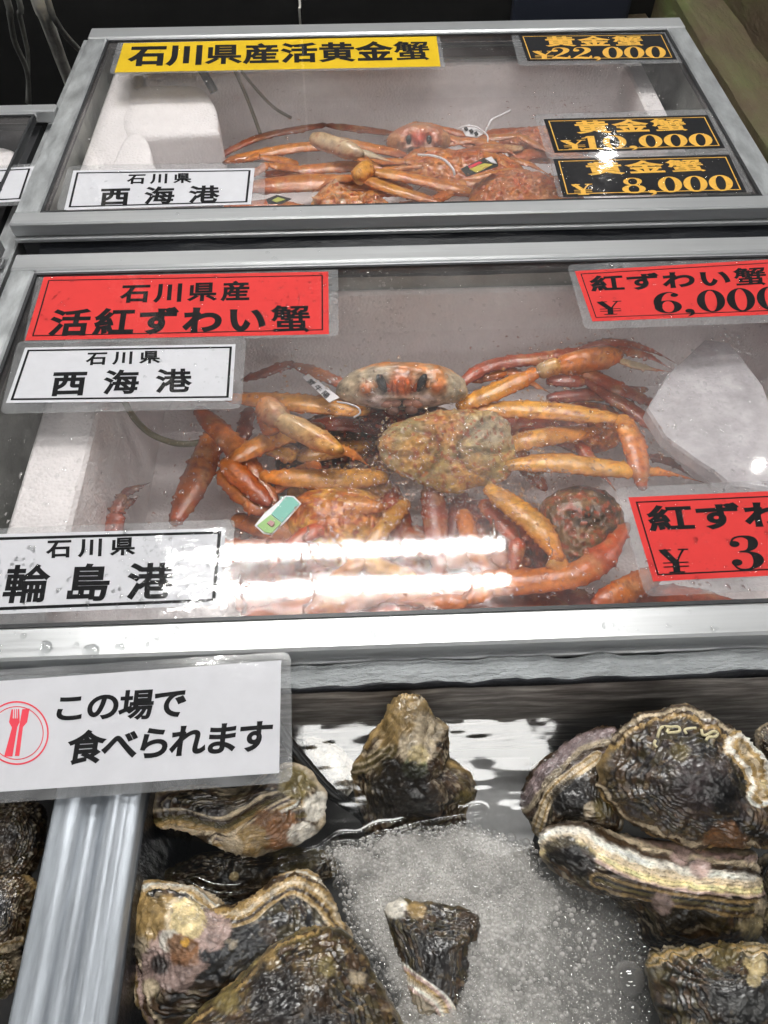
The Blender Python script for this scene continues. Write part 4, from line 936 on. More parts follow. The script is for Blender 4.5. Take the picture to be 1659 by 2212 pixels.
def limb(g, pts, ws, cols, seed, tip=True, **kw):
    """jointed limb through (px, py, z) points; it is jointed only where it bends"""
    W = [at(x, y, z) for x, y, z in pts]; m = len(W)
    ws = [ws[min(k, len(ws) - 1)] for k in range(m)]; cols = [cols[min(k, len(cols) - 1)] for k in range(m)]
    cut = [0]
    for k in range(1, m - 1):
        u, v = W[k] - W[k - 1], W[k + 1] - W[k]
        if np.dot(u, v) / (np.linalg.norm(u) * np.linalg.norm(v)) < .88: cut.append(k)
    cut.append(m - 1)
    for q, (i, j) in enumerate(zip(cut[:-1], cut[1:])):
        pth = [w.copy() for w in W[i:j + 1]]
        if q: d = pth[1] - pth[0]; pth[0] = pth[0] - d / np.linalg.norm(d) * ws[i] * .55
        seg_geo(g, None, None, np.array(ws[i:j + 1]), 0, np.array(cols[i:j + 1]), 0, seed + 13 * q, tip=tip and q == len(cut) - 2, path=pth, **kw)
def dome(g, outline, z, n, h, c0, c1, c2, seed, patches=(), depth=.02, amp=1.0, nt=120, tub=1.0, grooves=()):
    n = np.asarray(n, float); n /= np.linalg.norm(n); p0 = at(*np.mean(outline, 0), z)
    P = np.array([on_plane(x, y, p0, n) for x, y in spline(outline, nt, True)]); c = P.mean(0)
    P = P + (P - c) * (.05 * fbm(P, 90, 3, seed))[:, None]
    rows = []; S = []
    for i in range(46):
        s = max(i / 45, .01); rows.append(c + (P - c) * s + n * h * (1 - s ** 2.6) ** .7); S.append(np.full(nt, s))
    for i in range(1, 16):
        s = max(1 - i / 15, .01); rows.append(c + (P - c) * s - n * depth * (1 - s ** 2) ** .6); S.append(np.full(nt, 1.))
    V = np.vstack(rows); s = np.concatenate(S)
    f = fbm(V, 35, 4, seed + 1); f2 = fbm(V, 120, 3, seed + 2)
    d = .004 * amp * fbm(V, 24, 3, seed + 3) + .0014 * tub * np.maximum(vnoise(V, 190, seed + 5) - .1, 0) * 2
    px = to_px(V)
    C = mix(np.asarray(c0), np.asarray(c1), sstep(-.25, .3, f)); C = mix(C, np.broadcast_to(c2, C.shape), .7 * sstep(.05, .45, f2))
    for (x, y), r, colr, soft in patches:
        k = sstep(1 + soft, 1 - soft, np.hypot(px[:, 0] - x, px[:, 1] - y) / r + .5 * f); C = mix(C, np.broadcast_to(colr, C.shape), .8 * k)
    for gp in grooves:
        dd_, _, _ = seg_dist(px, spline(gp, 20)); k = np.exp(-(dd_ / 7) ** 2); d = d - .0035 * k; C = C * (1 - .5 * k)[:, None]
    C = mix(C, np.broadcast_to(RED * 1.2, C.shape), .7 * sstep(.28, .55, vnoise(V, 210, seed + 5))); C = C * (1 + .5 * fbm(V, 240, 3, seed + 7))[:, None]
    V = V + n * (d * sstep(1.0, .9, s))[:, None]
    F = [q[::-1] for q in grid_faces(61, nt, True)]
    g.add(V, F, np.clip(C, .005, .9))
def crab_thing(g, label, base, group, name='snow_crab'):
    root_org = np.array(base, float)
    o = g.build(name, CRAB, smooth=True, org=root_org)
    return tagit(o, label, 'crab', group)
GR2 = 'crabs in the near foam box'; GR1 = 'crabs in the far foam box'
# --- the crab that faces the camera
FC = at(868, 835, -.078)
fz = (CAM - FC) / np.linalg.norm(CAM - FC); fz = fz + np.array([0, 0, -.10]); fz /= np.linalg.norm(fz)
fx = np.cross((0, 0, 1), fz); fx = np.cross(np.cross(fz, (1, -.02, 0)), fz); fx /= np.linalg.norm(fx); fy = np.cross(fz, fx)
UPX = .000525     # metres per picture pixel at this distance
def FL(u, v, w): return FC + fx * u + fy * v + fz * w
def face_crab(g, W_, H_, D_, colf, seed, org=FL, k=1.0):
    nu, nv = 110, 130
    th = np.linspace(0, math.pi, nu); ph = np.arange(nv) / nv * 2 * math.pi
    T, Pp = np.meshgrid(th, ph, indexing='ij'); T = T.ravel(); Pp = Pp.ravel()
    u = np.sin(T) * np.cos(Pp); v = np.sin(T) * np.sin(Pp); w = np.cos(T)
    sq = lambda a, e: np.sign(a) * np.abs(a) ** e
    x = W_ * sq(u, .92); y = H_ * sq(v, .85) * np.where(v < 0, .95, 1); zf = np.where(w > 0, .026 * sq(w, .7), D_ * w)
    x = x * (1 - .22 * np.clip(-v, 0, 1) ** 1.5); y = y - .007 * (np.abs(u) ** 2.5)      # shoulders droop
    X, Y = x / W_, y / H_
    def ga(cx, cy, sx, sy): return np.exp(-((X - cx) / sx) ** 2 - ((Y - cy) / sy) ** 2)
    fr = sstep(0, .3, w)
    d = .006 * (ga(.52, -.05, .10, .3) + ga(-.52, -.05, .10, .3)) + .010 * ga(0, .12, .12, .38) + .004 * (ga(.5, .05, .12, .3) + ga(-.5, .05, .12, .3)) - .007 * (ga(.30, .15, .08, .25) + ga(-.30, .15, .08, .25)) + .006 * (ga(.36, -.55, .16, .25) + ga(-.36, -.55, .16, .25)) - .010 * ga(0, -.62, .2, .12) + .004 * ga(0, -.38, .22, .1)
    zf = zf + d * fr
    V3 = np.c_[x, y, zf]
    f = fbm(V3, 40, 4, seed); f2 = fbm(V3, 130, 3, seed + 1)
    V3[:, 1] += .0024 * f + .0022 * np.maximum(f2, 0) * sstep(.0, .5, np.abs(v)); V3[:, 0] += .0018 * f2; V3[:, 2] += .0016 * f2 + .0012 * fbm(V3, 260, 2, seed + 2)
    C = colf(X, Y, fr, ga, f, f2)
    V = np.array([org(*p) for p in V3]) if k == 1 else np.array([org(*(p * k)) for p in V3])
    g.add(V, grid_faces(nu, nv, True), np.clip(C, .005, .9))
def colA(X, Y, fr, ga, f, f2):
    gry = np.array([.46, .37, .24]); ora = np.array([.62, .23, .05])
    C = mix(gry, ora, sstep(.0, .55, f + .45 * sstep(.35, .95, Y) + .35 * ga(0, .6, .4, .5) - .1))
    C = mix(C, np.broadcast_to(np.array([.60, .50, .38]), C.shape), fr * .8 * sstep(.15, .5, -Y))
    C = mix(C, np.broadcast_to(ROSE, C.shape), fr * np.clip(1.1 * (ga(.36, -.55, .2, .3) + ga(-.36, -.55, .2, .3)), 0, 1))
    C = mix(C, np.broadcast_to(np.array([.66, .16, .02]), C.shape), fr * np.clip(1.2 * (ga(.52, .0, .1, .25) + ga(-.52, .0, .1, .25)), 0, 1))
    C = mix(C, np.broadcast_to(np.array([.70, .13, .015]), C.shape), fr * np.clip(1.5 * ga(0, .12, .17, .4), 0, 1))
    C = mix(C, np.broadcast_to(DRD, C.shape), fr * np.clip(.9 * (ga(.06, -.02, .018, .3) + ga(-.06, -.02, .018, .3) + ga(.13, .0, .015, .3) + ga(-.13, .0, .015, .3)), 0, .85))
    C = mix(C, np.broadcast_to(np.array([.72, .62, .5]), C.shape), fr * np.clip(ga(.28, .05, .07, .35) + ga(-.28, .05, .07, .35), 0, .8))
    C = mix(C, np.broadcast_to(np.array([.02, .008, .007]), C.shape), fr * np.clip(1.5 * ga(0, -.70, .24, .16), 0, 1))  # mouth recess: its shade is painted into the colour
    C = mix(C, np.broadcast_to(np.array([.05, .02, .012]), C.shape), fr * np.clip(.9 * (ga(.30, .12, .05, .38) + ga(-.30, .12, .05, .38)), 0, .8))
    C = mix(C, np.broadcast_to(np.array([.62, .50, .46]), C.shape), fr * np.clip(1.2 * (ga(.40, -.62, .16, .2) + ga(-.40, -.62, .16, .2)), 0, .9))
    C = C * (1 - .45 * sstep(.15, .5, f2))[:, None] * (1 + .5 * sstep(.1, .5, -f2))[:, None]
    return C
g = Geo(); dome(g, [(775, 905), (800, 880), (868, 875), (950, 880), (985, 900), (960, 940), (868, 950), (790, 935)], -.125, (0, -.3, 1), .014, DRD * .7, DRD, RED * .6, 640)
face_crab(g, .084, .0305, .055, colA, 61)
for u_, l_ in ((-.019, .008), (-.0115, .012), (-.004, .014), (.004, .014), (.0115, .012), (.019, .008)):
    seg_geo(g, FL(u_ * .8, -.004, .026), FL(u_, .004 + l_ * .6, .036), .0042, .002, np.array([.62, .10, .01]), np.array([.60, .16, .03]), 900, flat=.9, tip=True, ns=12, n=14)
for u_ in (-.045, -.036, .036, .045):
    seg_geo(g, FL(u_ * .9, .0, .022), FL(u_, .013, .028), .0045, .002, ORG_, PAL, 910, flat=.8, tip=True, ns=12, n=14)
limb(g, [(760, 838, -.10), (690, 808, -.095), (630, 786, -.10), (520, 822, -.115)], [.008, .0085, .008, .006], [RED * 1.2, ORG_ * .8, RED, RED], 70, tip=False)
limb(g, [(800, 888, -.098), (660, 872, -.092), (480, 858, -.094)], [.012, .0135, .012], [GOL, GOL, ORG_], 74, tip=False)
limb(g, [(985, 880, -.095), (1060, 850, -.085), (1170, 800, -.072)], [.009, .0125, .0125], [GOL, GOL * 1.05, ORG_], 80, tip=False, spiny=1.6)
seg_geo(g, at(1160, 806, -.072), at(1212, 786, -.066), .010, .012, PAL, GOL, 83, flat=.9)
seg_geo(g, at(1195, 793, -.068), at(1345, 764, -.062), .0125, .0145, ORG_, ORG_ * .9, 85, flat=.85, bulge=.25)
limb(g, [(1330, 752, -.06), (1400, 770, -.062), (1455, 800, -.07)], [.008, .0055, .003], [RED, RED, DRD], 88)
limb(g, [(1335, 778, -.064), (1395, 795, -.068), (1450, 803, -.072)], [.007, .005, .003], [PAL * .8, PAL * .7, RED], 90)
limb(g, [(985, 835, -.11), (1060, 790, -.105), (1180, 772, -.10), (1290, 752, -.095)], [.009, .010, .010, .008], [RED * 1.2, RED * 1.2, RED, RED], 92, tip=False)
limb(g, [(1000, 888, -.10), (1150, 885, -.09), (1345, 905, -.084), (1372, 970, -.082), (1388, 1060, -.09)], [.011, .0135, .0125, .0125, .009], [GOL, GOL, GOL * .95, ORG_, RED], 96, tip=False)
limb(g, [(590, 940, -.088), (572, 882, -.07)], [.011, .0125], [ORG_, ORG_], 100, tip=False, flat=.95)
seg_geo(g, at(566, 870, -.07), at(612, 915, -.066), .0125, .012, ORG_, PAL, 103, flat=1, bulge=.3)
seg_geo(g, at(596, 902, -.066), at(742, 978, -.066), .0125, .011, PAL, GOL, 105, flat=.85, bulge=.2)
limb(g, [(725, 965, -.066), (770, 985, -.075), (800, 1010, -.09)], [.007, .005, .003], [GOL, ORG_, RED], 108)
crabA = crab_thing(g, 'pale faced red snow crab looking straight out of the near foam box, claws spread', FC + np.array([0, 0, -.06]), GR2)
EYE = mat('crab eye', (.006, .006, .007), .08, coat=.6)
for sx in (-1, 1):
    a = np.arange(14) / 14 * 2 * np.pi; V = []
    for i in range(11):
        t = i / 10 * math.pi; l = -.0122 * math.cos(t); r = .0062 * math.sin(t)
        for q in a:
            u = l * -sx * .42 * -1 + r * math.cos(q); v = l; 
            V.append(FL(sx * .0245 + sx * l * .32 + r * math.cos(q), .0065 + l * .92, .027 + r * math.sin(q) + .003))
    mk('eye', V, grid_faces(11, 14, True), EYE, crabA)
g = Geo()
for sx in (-1, 1):
    for k, (u, v, r) in enumerate(((.008, -.019, .0065), (.019, -.0195, .0075), (.012, -.028, .0075))):
        a = np.arange(12) / 12 * 2 * np.pi
        V = [FL(sx * u + r * 1.2 * math.sin(t) * math.cos(q), v + r * .8 * math.sin(t) * math.sin(q), .020 + r * .7 * math.cos(t)) for t in np.linspace(0, math.pi, 8) for q in a]
        g.add(V, grid_faces(8, 12, True), (ROSE * np.array([1, .75, .65])) * (.95 if k != 2 else .45))
g.build('mouthpart', CRAB, crabA, smooth=True)
# --- crab seen from above, under the bubbles
g = Geo()
dome(g, [(835, 925), (880, 905), (950, 888), (1035, 885), (1085, 900), (1108, 945), (1112, 1000), (1085, 1040), (1030, 1052), (975, 1065), (910, 1045), (850, 1020), (815, 970)], -.098, (.05, -.25, 1), .02, np.array([.40, .31, .14]), np.array([.55, .36, .10]), np.array([.55, .22, .05]), 120,
     patches=[((960, 935), 40, np.array([.60, .24, .04]), .6), ((900, 980), 40, GOL, .6), ((1060, 925), 45, CRM * .8, .6), ((1010, 1030), 40, GOL, .6)], tub=2.4, amp=1.3, nt=200, grooves=[[(890, 925), (945, 950), (940, 1000), (890, 1035)], [(1050, 910), (995, 950), (1000, 1000), (1060, 1035)], [(945, 985), (1000, 985)], [(830, 975), (880, 985), (930, 975)], [(1105, 965), (1060, 975), (1005, 968)]])
limb(g, [(1090, 1005, -.10), (1200, 1000, -.092), (1345, 1015, -.088), (1440, 1022, -.09), (1520, 1042, -.10)], [.0115, .0135, .012, .010, .006], [GOL, GOL * 1.05, GOL, ORG_, RED], 124)
limb(g, [(1090, 965, -.11), (1170, 945, -.10), (1300, 930, -.11)], [.012, .013, .011], [GOL * .9, GOL * .9, ORG_], 128, tip=False)
limb(g, [(1050, 1050, -.10), (1110, 1095, -.095), (1165, 1140, -.093), (1212, 1215, -.098)], [.012, .0135, .0135, .0115], [GOL, GOL, GOL, ORG_], 132, tip=False)
limb(g, [(840, 1030, -.12), (700, 1035, -.11), (555, 1028, -.115)], [.013, .0135, .012], [GOL * .95, GOL * .95, ORG_], 136, tip=False)
limb(g, [(930, 1040, -.12), (940, 1120, -.12), (950, 1250, -.13)], [.012, .013, .010], [DRD, RED, RED], 139, tip=False)
crab_thing(g, 'red snow crab showing its mottled yellow back under the bubbles in the near box', at(960, 980, -.16), GR2)
# --- crab at the left of the box
g = Geo()
dome(g, [(600, 960), (660, 905), (760, 890), (850, 915), (860, 1000), (800, 1060), (680, 1065), (610, 1030)], -.175, (0, -.2, 1), .022, BR * 1.6, np.array([.16, .075, .03]), DRD, 650, tub=2)
dome(g, [(640, 1075), (720, 1050), (800, 1065), (835, 1110), (828, 1190), (760, 1230), (670, 1210), (620, 1150)], -.13, (0, -.3, 1), .024, ORG_ * .85, GOL * .8, RED, 150)
limb(g, [(700, 920, -.125), (600, 945, -.108), (488, 1000, -.10), (585, 1092, -.112)], [.0115, .0135, .0125, .010], [GOL * .8, GOL * .9, ORG_, RED * 1.3], 152, tip=False)
limb(g, [(425, 880, -.12), (500, 960, -.115), (600, 1090, -.12)], [.011, .0135, .0095], [RED * 1.3, ORG_ * .8, ORG_ * .7], 156, tip=False)
limb(g, [(470, 915, -.125), (435, 1010, -.12), (375, 1135, -.125)], [.0125, .017, .014], [ORG_ * .8, ORG_ * .75, RED * 1.3], 160, tip=False)
limb(g, [(480, 1010, -.11), (540, 1090, -.118), (620, 1110, -.125)], [.0125, .0125, .009], [ORG_, ORG_ * .85, RED], 164, tip=False)
limb(g, [(640, 1100, -.12), (720, 1090, -.11), (830, 1095, -.11)], [.012, .0135, .0115], [ORG_, GOL * .9, ORG_], 168, tip=False)
limb(g, [(240, 1160, -.13), (252, 1105, -.12)], [.012, .010], [RED, RED * .8], 172, tip=False)
limb(g, [(248, 1112, -.12), (268, 1065, -.115), (325, 1042, -.115)], [.0085, .0065, .003], [RED * .8, DRD * 1.4, DRD], 174)
limb(g, [(258, 1100, -.12), (285, 1082, -.118), (302, 1072, -.12)], [.006, .0045, .002], [DRD * 1.5, DRD, DRD], 176)
limb(g, [(620, 1180, -.13), (460, 1190, -.135), (240, 1165, -.135)], [.012, .014, .011], [RED, ORG_ * .7, RED], 178, tip=False)
limb(g, [(760, 1190, -.12), (860, 1260, -.12), (700, 1310, -.125), (520, 1330, -.13)], [.013, .015, .014, .011], [RED * 1.3, ORG_ * .8, ORG_ * .7, RED], 182, tip=False)
limb(g, [(540, 880, -.13), (520, 960, -.135), (545, 1010, -.14)], [.009, .0095, .007], [RED, DRD * 1.5, RED], 184, tip=False)
crab_thing(g, 'red snow crab at the left of the near box with one dark claw tip raised', at(700, 1120, -.18), GR2)
# --- crab at the right, deep
g = Geo()
dome(g, [(1165, 1110), (1195, 1065), (1260, 1050), (1325, 1075), (1350, 1140), (1320, 1220), (1250, 1245), (1190, 1210)], -.135, (0, -.2, 1), .024, BR * 2.0, np.array([.26, .13, .04]), RED, 200, tub=2)
limb(g, [(850, 1265, -.13), (1040, 1262, -.115), (1225, 1245, -.105), (1300, 1205, -.105), (1358, 1130, -.115)], [.012, .0145, .0135, .0145, .009], [ORG_ * .8, ORG_, ORG_ * 1.05, RED * 1.8, RED * 1.5], 204, tip=False)
limb(g, [(1195, 1205, -.10), (1215, 1238, -.105)], [.0115, .0115], [GOL, ORG_], 208, tip=False)
limb(g, [(1280, 1310, -.115), (1350, 1275, -.11), (1440, 1225, -.115)], [.011, .0135, .011], [RED * 1.6, ORG_, RED * 1.5], 210, tip=False)
limb(g, [(900, 1330, -.135), (1080, 1310, -.135), (1300, 1320, -.14)], [.018, .02, .016], [RED * .8, RED, RED * .8], 214, tip=False)
limb(g, [(860, 1150, -.14), (960, 1200, -.13), (1150, 1215, -.13)], [.013, .015, .012], [RED, ORG_ * .7, RED], 216, tip=False)
crab_thing(g, 'brown backed red snow crab deep in the right front of the near box', at(1250, 1160, -.19), GR2)
# --- the pile at the front of the box
g = Geo()
for k_, pts_ in enumerate(([(1010, 820, -.12), (1100, 800, -.112), (1190, 850, -.12)], [(1120, 930, -.13), (1250, 960, -.12), (1330, 1060, -.13)], [(640, 990, -.12), (560, 960, -.11), (480, 1050, -.12)], [(690, 1000, -.13), (620, 1040, -.12), (520, 1130, -.13)],
    [(1040, 1080, -.12), (1120, 1170, -.112), (1100, 1270, -.12)], [(880, 1080, -.125), (820, 1150, -.115), (740, 1240, -.12)], [(1000, 1100, -.12), (1020, 1190, -.112), (1090, 1270, -.12)], [(760, 1110, -.12), (640, 1170, -.11), (560, 1260, -.12)], [(900, 1250, -.12), (780, 1215, -.11), (660, 1290, -.12)],
    [(1120, 1240, -.12), (1000, 1300, -.11), (860, 1300, -.12)])):
    cc_ = (ORG_, RED * 1.4, GOL * .85)[k_ % 3]; limb(g, pts_, [.0095, .0098, .005], [cc_, cc_ * 1.05, RED], 1010 + 11 * k_)
dome(g, [(500, 1190), (640, 1130), (820, 1130), (960, 1150), (1010, 1230), (960, 1330), (700, 1350), (520, 1330)], -.165, (0, -.2, 1), .022, DRD * 1.6, RED, ORG_ * .6, 500, tub=2)
dome(g, [(940, 1100), (1060, 1080), (1160, 1130), (1190, 1230), (1120, 1330), (960, 1340), (900, 1220)], -.165, (0, -.2, 1), .022, DRD * 1.8, RED * .9, BR * 2, 504, tub=2)
for k_, (pts_, w_, cc_) in enumerate((([(500, 1120, -.14), (640, 1150, -.135), (840, 1135, -.14)], .014, ORG_ * .7), ([(620, 1060, -.14), (740, 1075, -.135), (850, 1050, -.14)], .013, GOL * .8), ([(830, 1040, -.145), (860, 1120, -.14), (845, 1210, -.14)], .014, RED * 1.2),
    ([(1000, 1060, -.14), (985, 1140, -.138), (1000, 1230, -.14)], .012, DRD * 2), ([(1060, 1290, -.13), (900, 1280, -.125), (720, 1262, -.13)], .015, ORG_ * .75), ([(700, 1330, -.14), (860, 1325, -.135), (1100, 1335, -.14)], .015, RED * 1.2),
    ([(560, 960, -.15), (650, 985, -.145), (800, 960, -.15)], .013, GOL * .7), ([(640, 930, -.15), (720, 915, -.145), (810, 925, -.15)], .012, RED), ([(1010, 930, -.15), (1120, 915, -.145), (1220, 915, -.15)], .012, RED * 1.2),
    ([(1330, 1300, -.14), (1450, 1290, -.135), (1600, 1310, -.14)], .014, RED * 1.3), ([(1150, 1280, -.14), (1250, 1300, -.135), (1330, 1330, -.14)], .014, DRD * 2))):
    limb(g, pts_, [w_ * .9, w_, w_ * .85], [cc_, cc_ * 1.1, cc_ * .8], 510 + 7 * k_, tip=False)
crab_thing(g, 'dark red snow crab at the bottom of the pile in the near box', at(900, 1240, -.2), GR2)
# --- crab behind at the right
g = Geo()
dome(g, [(1190, 900), (1240, 870), (1320, 880), (1350, 930), (1310, 975), (1220, 970)], -.15, (0, -.2, 1), .02, RED, ORG_ * .6, DRD, 230)
limb(g, [(1180, 820, -.13), (1270, 825, -.12), (1370, 890, -.125), (1440, 945, -.125), (1482, 985, -.13)], [.010, .011, .0105, .0085, .005], [RED, RED * 1.2, RED, RED * .9, DRD], 232)
limb(g, [(1240, 790, -.12), (1330, 835, -.115), (1420, 875, -.125)], [.0095, .0105, .008], [RED * 1.3, RED * 1.5, RED], 236, tip=False)
limb(g, [(1180, 860, -.14), (1290, 850, -.13), (1400, 840, -.135)], [.010, .011, .008], [DRD * 2, RED, RED], 240, tip=False)
limb(g, [(1240, 760, -.115), (1320, 742, -.11), (1400, 755, -.115), (1470, 790, -.12)], [.008, .009, .0075, .004], [RED, RED * 1.1, RED, DRD], 243)
limb(g, [(1400, 985, -.13), (1450, 1000, -.125), (1500, 1035, -.13)], [.006, .006, .003], [DRD * 2, DRD * 1.5, DRD], 245)
limb(g, [(1130, 900, -.15), (1100, 960, -.15), (1180, 1060, -.16)], [.012, .013, .010], [RED, ORG_ * .6, RED], 247, tip=False)
crab_thing(g, 'dark red snow crab half hidden behind the right claw of the pale faced one', at(1270, 930, -.2), GR2)

# --- crabs in the far box
B1 = np.array([.40, .095, .016]); B2 = np.array([.56, .20, .03])
FC2 = at(905, 300, -.10)
fz2 = (CAM - FC2) / np.linalg.norm(CAM - FC2); fz2 = fz2 + np.array([0, 0, -.15]); fz2 /= np.linalg.norm(fz2)
fx2 = np.cross(np.cross(fz2, (1, 0, 0)), fz2); fx2 /= np.linalg.norm(fx2); fy2 = np.cross(fz2, fx2)
def FL2(u, v, w): return FC2 + fx2 * u + fy2 * v + fz2 * w
def colB(X, Y, fr, ga, f, f2):
    C = mix(np.array([.40, .13, .05]), np.array([.5, .24, .10]), sstep(-.2, .4, f))
    C = mix(C, np.broadcast_to(np.array([.62, .07, .025]), C.shape), fr * np.clip(1.3 * ga(0, .12, .35, .5), 0, 1))
    C = mix(C, np.broadcast_to(np.array([.66, .45, .35]), C.shape), fr * np.clip(ga(.3, -.3, .15, .4) + ga(-.3, -.3, .15, .4), 0, .8))
    C = mix(C, np.broadcast_to(np.array([.03, .012, .01]), C.shape), fr * np.clip(1.3 * ga(0, -.66, .3, .13), 0, 1))
    return C
g = Geo(); face_crab(g, .058, .024, .05, colB, 261, FL2)
limb(g, [(880, 335, -.105), (790, 318, -.09), (690, 298, -.075)], [.011, .012, .013], [B1, B2, PAL], 263, tip=False)
seg_geo(g, at(672, 298, -.078), at(786, 336, -.072), .0145, .013, PAL, PAL * .85, 266, flat=.9, bulge=.2)
limb(g, [(776, 326, -.072), (815, 340, -.074), (872, 357, -.08)], [.0085, .006, .002], [CRM, CRM * .9, B2], 268)
limb(g, [(772, 342, -.076), (800, 350, -.08), (840, 358, -.088)], [.006, .005, .002], [B2, B2, B1], 270)
limb(g, [(860, 290, -.12), (700, 270, -.12), (560, 298, -.12), (450, 350, -.125)], [.008, .0095, .0085, .006], [B1, B1 * .9, B1 * .8, RED], 272, tip=False)
limb(g, [(840, 320, -.115), (660, 318, -.108), (530, 340, -.108), (480, 352, -.11)], [.010, .013, .012, .009], [B2, B2, B2 * 1.05, B1], 276, tip=False)
limb(g, [(960, 310, -.115), (1060, 290, -.12), (1180, 280, -.125)], [.011, .012, .011], [B1, B1, RED], 278, tip=False)
for k_ in range(8):
    r_ = np.random.default_rng(700 + k_); x_, y_ = r_.uniform(930, 1120), r_.uniform(290, 350); dx = r_.uniform(60, 150) * (-1) ** k_; dy = r_.uniform(-25, 30)
    limb(g, [(x_, y_, -.11), (x_ + dx, y_ + dy - 12, -.095), (x_ + dx * 1.6, y_ + dy + r_.uniform(5, 40), -.10)], [.0085, .0088, .005], [B1, B2, B1], 710 + 9 * k_)
crabF = crab_thing(g, 'golden crab with a red face beneath the reflection at the back of the far box', FC2 + np.array([0, 0, -.07]), GR1)
for sx in (-1, 1):
    V = [FL2(sx * .018 + .0052 * math.sin(t) * math.cos(q), .002 + .0075 * -math.cos(t), .024 + .0052 * math.sin(t) * math.sin(q)) for t in np.linspace(0, math.pi, 8) for q in np.arange(10) / 10 * 2 * np.pi]
    mk('eye', V, grid_faces(8, 10, True), EYE, crabF)
g = Geo()
dome(g, [(880, 345), (960, 330), (1070, 335), (1130, 360), (1120, 400), (1020, 425), (920, 405), (860, 375)], -.105, (0, -.3, 1), .024, B1, B2, ORG_ * .8, 290, tub=2)
limb(g, [(1040, 420, -.10), (900, 388, -.088), (785, 368, -.08)], [.012, .0125, .012], [B2, B2 * 1.1, GOL * .9], 292, tip=False)
seg_geo(g, at(770, 388, -.078), at(800, 358, -.078), .012, .012, GOL * .9, GOL, 294, flat=1, bulge=.3)
limb(g, [(780, 385, -.082), (850, 410, -.085), (960, 440, -.09)], [.0105, .0115, .009], [B2 * 1.1, GOL * .8, B1], 296, tip=False)
limb(g, [(900, 370, -.11), (760, 360, -.105), (560, 378, -.108)], [.012, .014, .012], [B2, B2, B1], 298, tip=False)
limb(g, [(840, 400, -.11), (680, 395, -.10), (500, 408, -.105)], [.018, .021, .019], [B2 * .9, B2, B1], 300, tip=False)
limb(g, [(1100, 345, -.11), (1180, 330, -.11), (1290, 350, -.12)], [.014, .015, .011], [B1, B1, B2], 303, tip=False)
for k_ in range(10):
    r_ = np.random.default_rng(800 + k_); x_, y_ = r_.uniform(640, 1000), r_.uniform(345, 425); dx = r_.uniform(70, 170) * (-1) ** k_; dy = r_.uniform(-30, 25)
    limb(g, [(x_, y_, -.11), (x_ + dx, y_ + dy - 6, -.088), (x_ + dx * 1.5, y_ + dy + r_.uniform(0, 35), -.10)], [.0085, .0092, .0045], [B2, B2 * 1.05, B1], 810 + 9 * k_)
crab_thing(g, 'brown backed golden crab in the middle of the far box, with long crossed legs', at(990, 380, -.17), GR1)
g = Geo()
dome(g, [(1010, 440), (1030, 395), (1100, 375), (1190, 385), (1260, 420), (1240, 470), (1120, 490), (1030, 480)], -.10, (0, -.2, 1), .03, B1 * 1.1, np.array([.46, .17, .06]), B2, 320, tub=2.5)
dome(g, [(1080, 300), (1150, 280), (1230, 290), (1270, 330), (1200, 350), (1110, 340)], -.125, (0, -.2, 1), .025, B1, np.array([.34, .11, .05]), B2, 324, tub=2)
limb(g, [(1080, 400, -.10), (1000, 395, -.095), (930, 440, -.10)], [.010, .012, .010], [B1, B2, B1], 326, tip=False)
limb(g, [(1130, 320, -.10), (1060, 322, -.095), (980, 330, -.10)], [.010, .011, .009], [PAL * .8, B2, B1], 328, tip=False)
crab_thing(g, 'reddish golden crab at the right of the far box, beside the black price cards', at(1140, 420, -.17), GR1)
g = Geo()
dome(g, [(670, 440), (700, 405), (722, 392), (745, 408), (790, 425), (840, 440), (830, 480), (760, 500), (680, 490)], -.08, (0, -.3, 1), .018, B2, np.array([.45, .17, .07]), PAL * .8, 340, tub=3, amp=1.5)
for a, b in (((705, 420), (712, 396)), ((740, 420), (731, 396)), ((778, 436), (790, 415)), ((690, 435), (672, 425))):
    seg_geo(g, at(*a, -.07), at(*b, -.055), .006, .003, ORG_, PAL, 343, flat=1, tip=True)
limb(g, [(700, 470, -.10), (600, 440, -.10), (480, 450, -.105)], [.012, .013, .010], [B2, B1, B1], 345, tip=False)
limb(g, [(820, 460, -.10), (900, 445, -.10), (1010, 455, -.105)], [.012, .013, .010], [B2, B1, B1], 347, tip=False)
crab_thing(g, 'spiny golden crab against the front rail of the far box', at(750, 450, -.16), GR1)
# a crab just visible in the neighbouring case
g = Geo()
dome(g, [(-120, 470), (-40, 450), (20, 455), (45, 480), (30, 560), (-60, 580), (-130, 540)], -.08, (0, -.2, 1), .02, RED, B1, ORG_ * .6, 360)
limb(g, [(-60, 480, -.09), (10, 470, -.085), (40, 500, -.09)], [.01, .011, .008], [ORG_ * .7, ORG_ * .6, RED], 362, tip=False)
crab_thing(g, 'dark crab at the left edge below the part hidden white card', at(-40, 510, -.14), 'crabs in the neighbouring case')
foam_box(-1.5, -.56, .93, 1.262, -.055, -.2, (.05, .05, .02, .02), 'white foam box in the neighbouring case at the left edge')

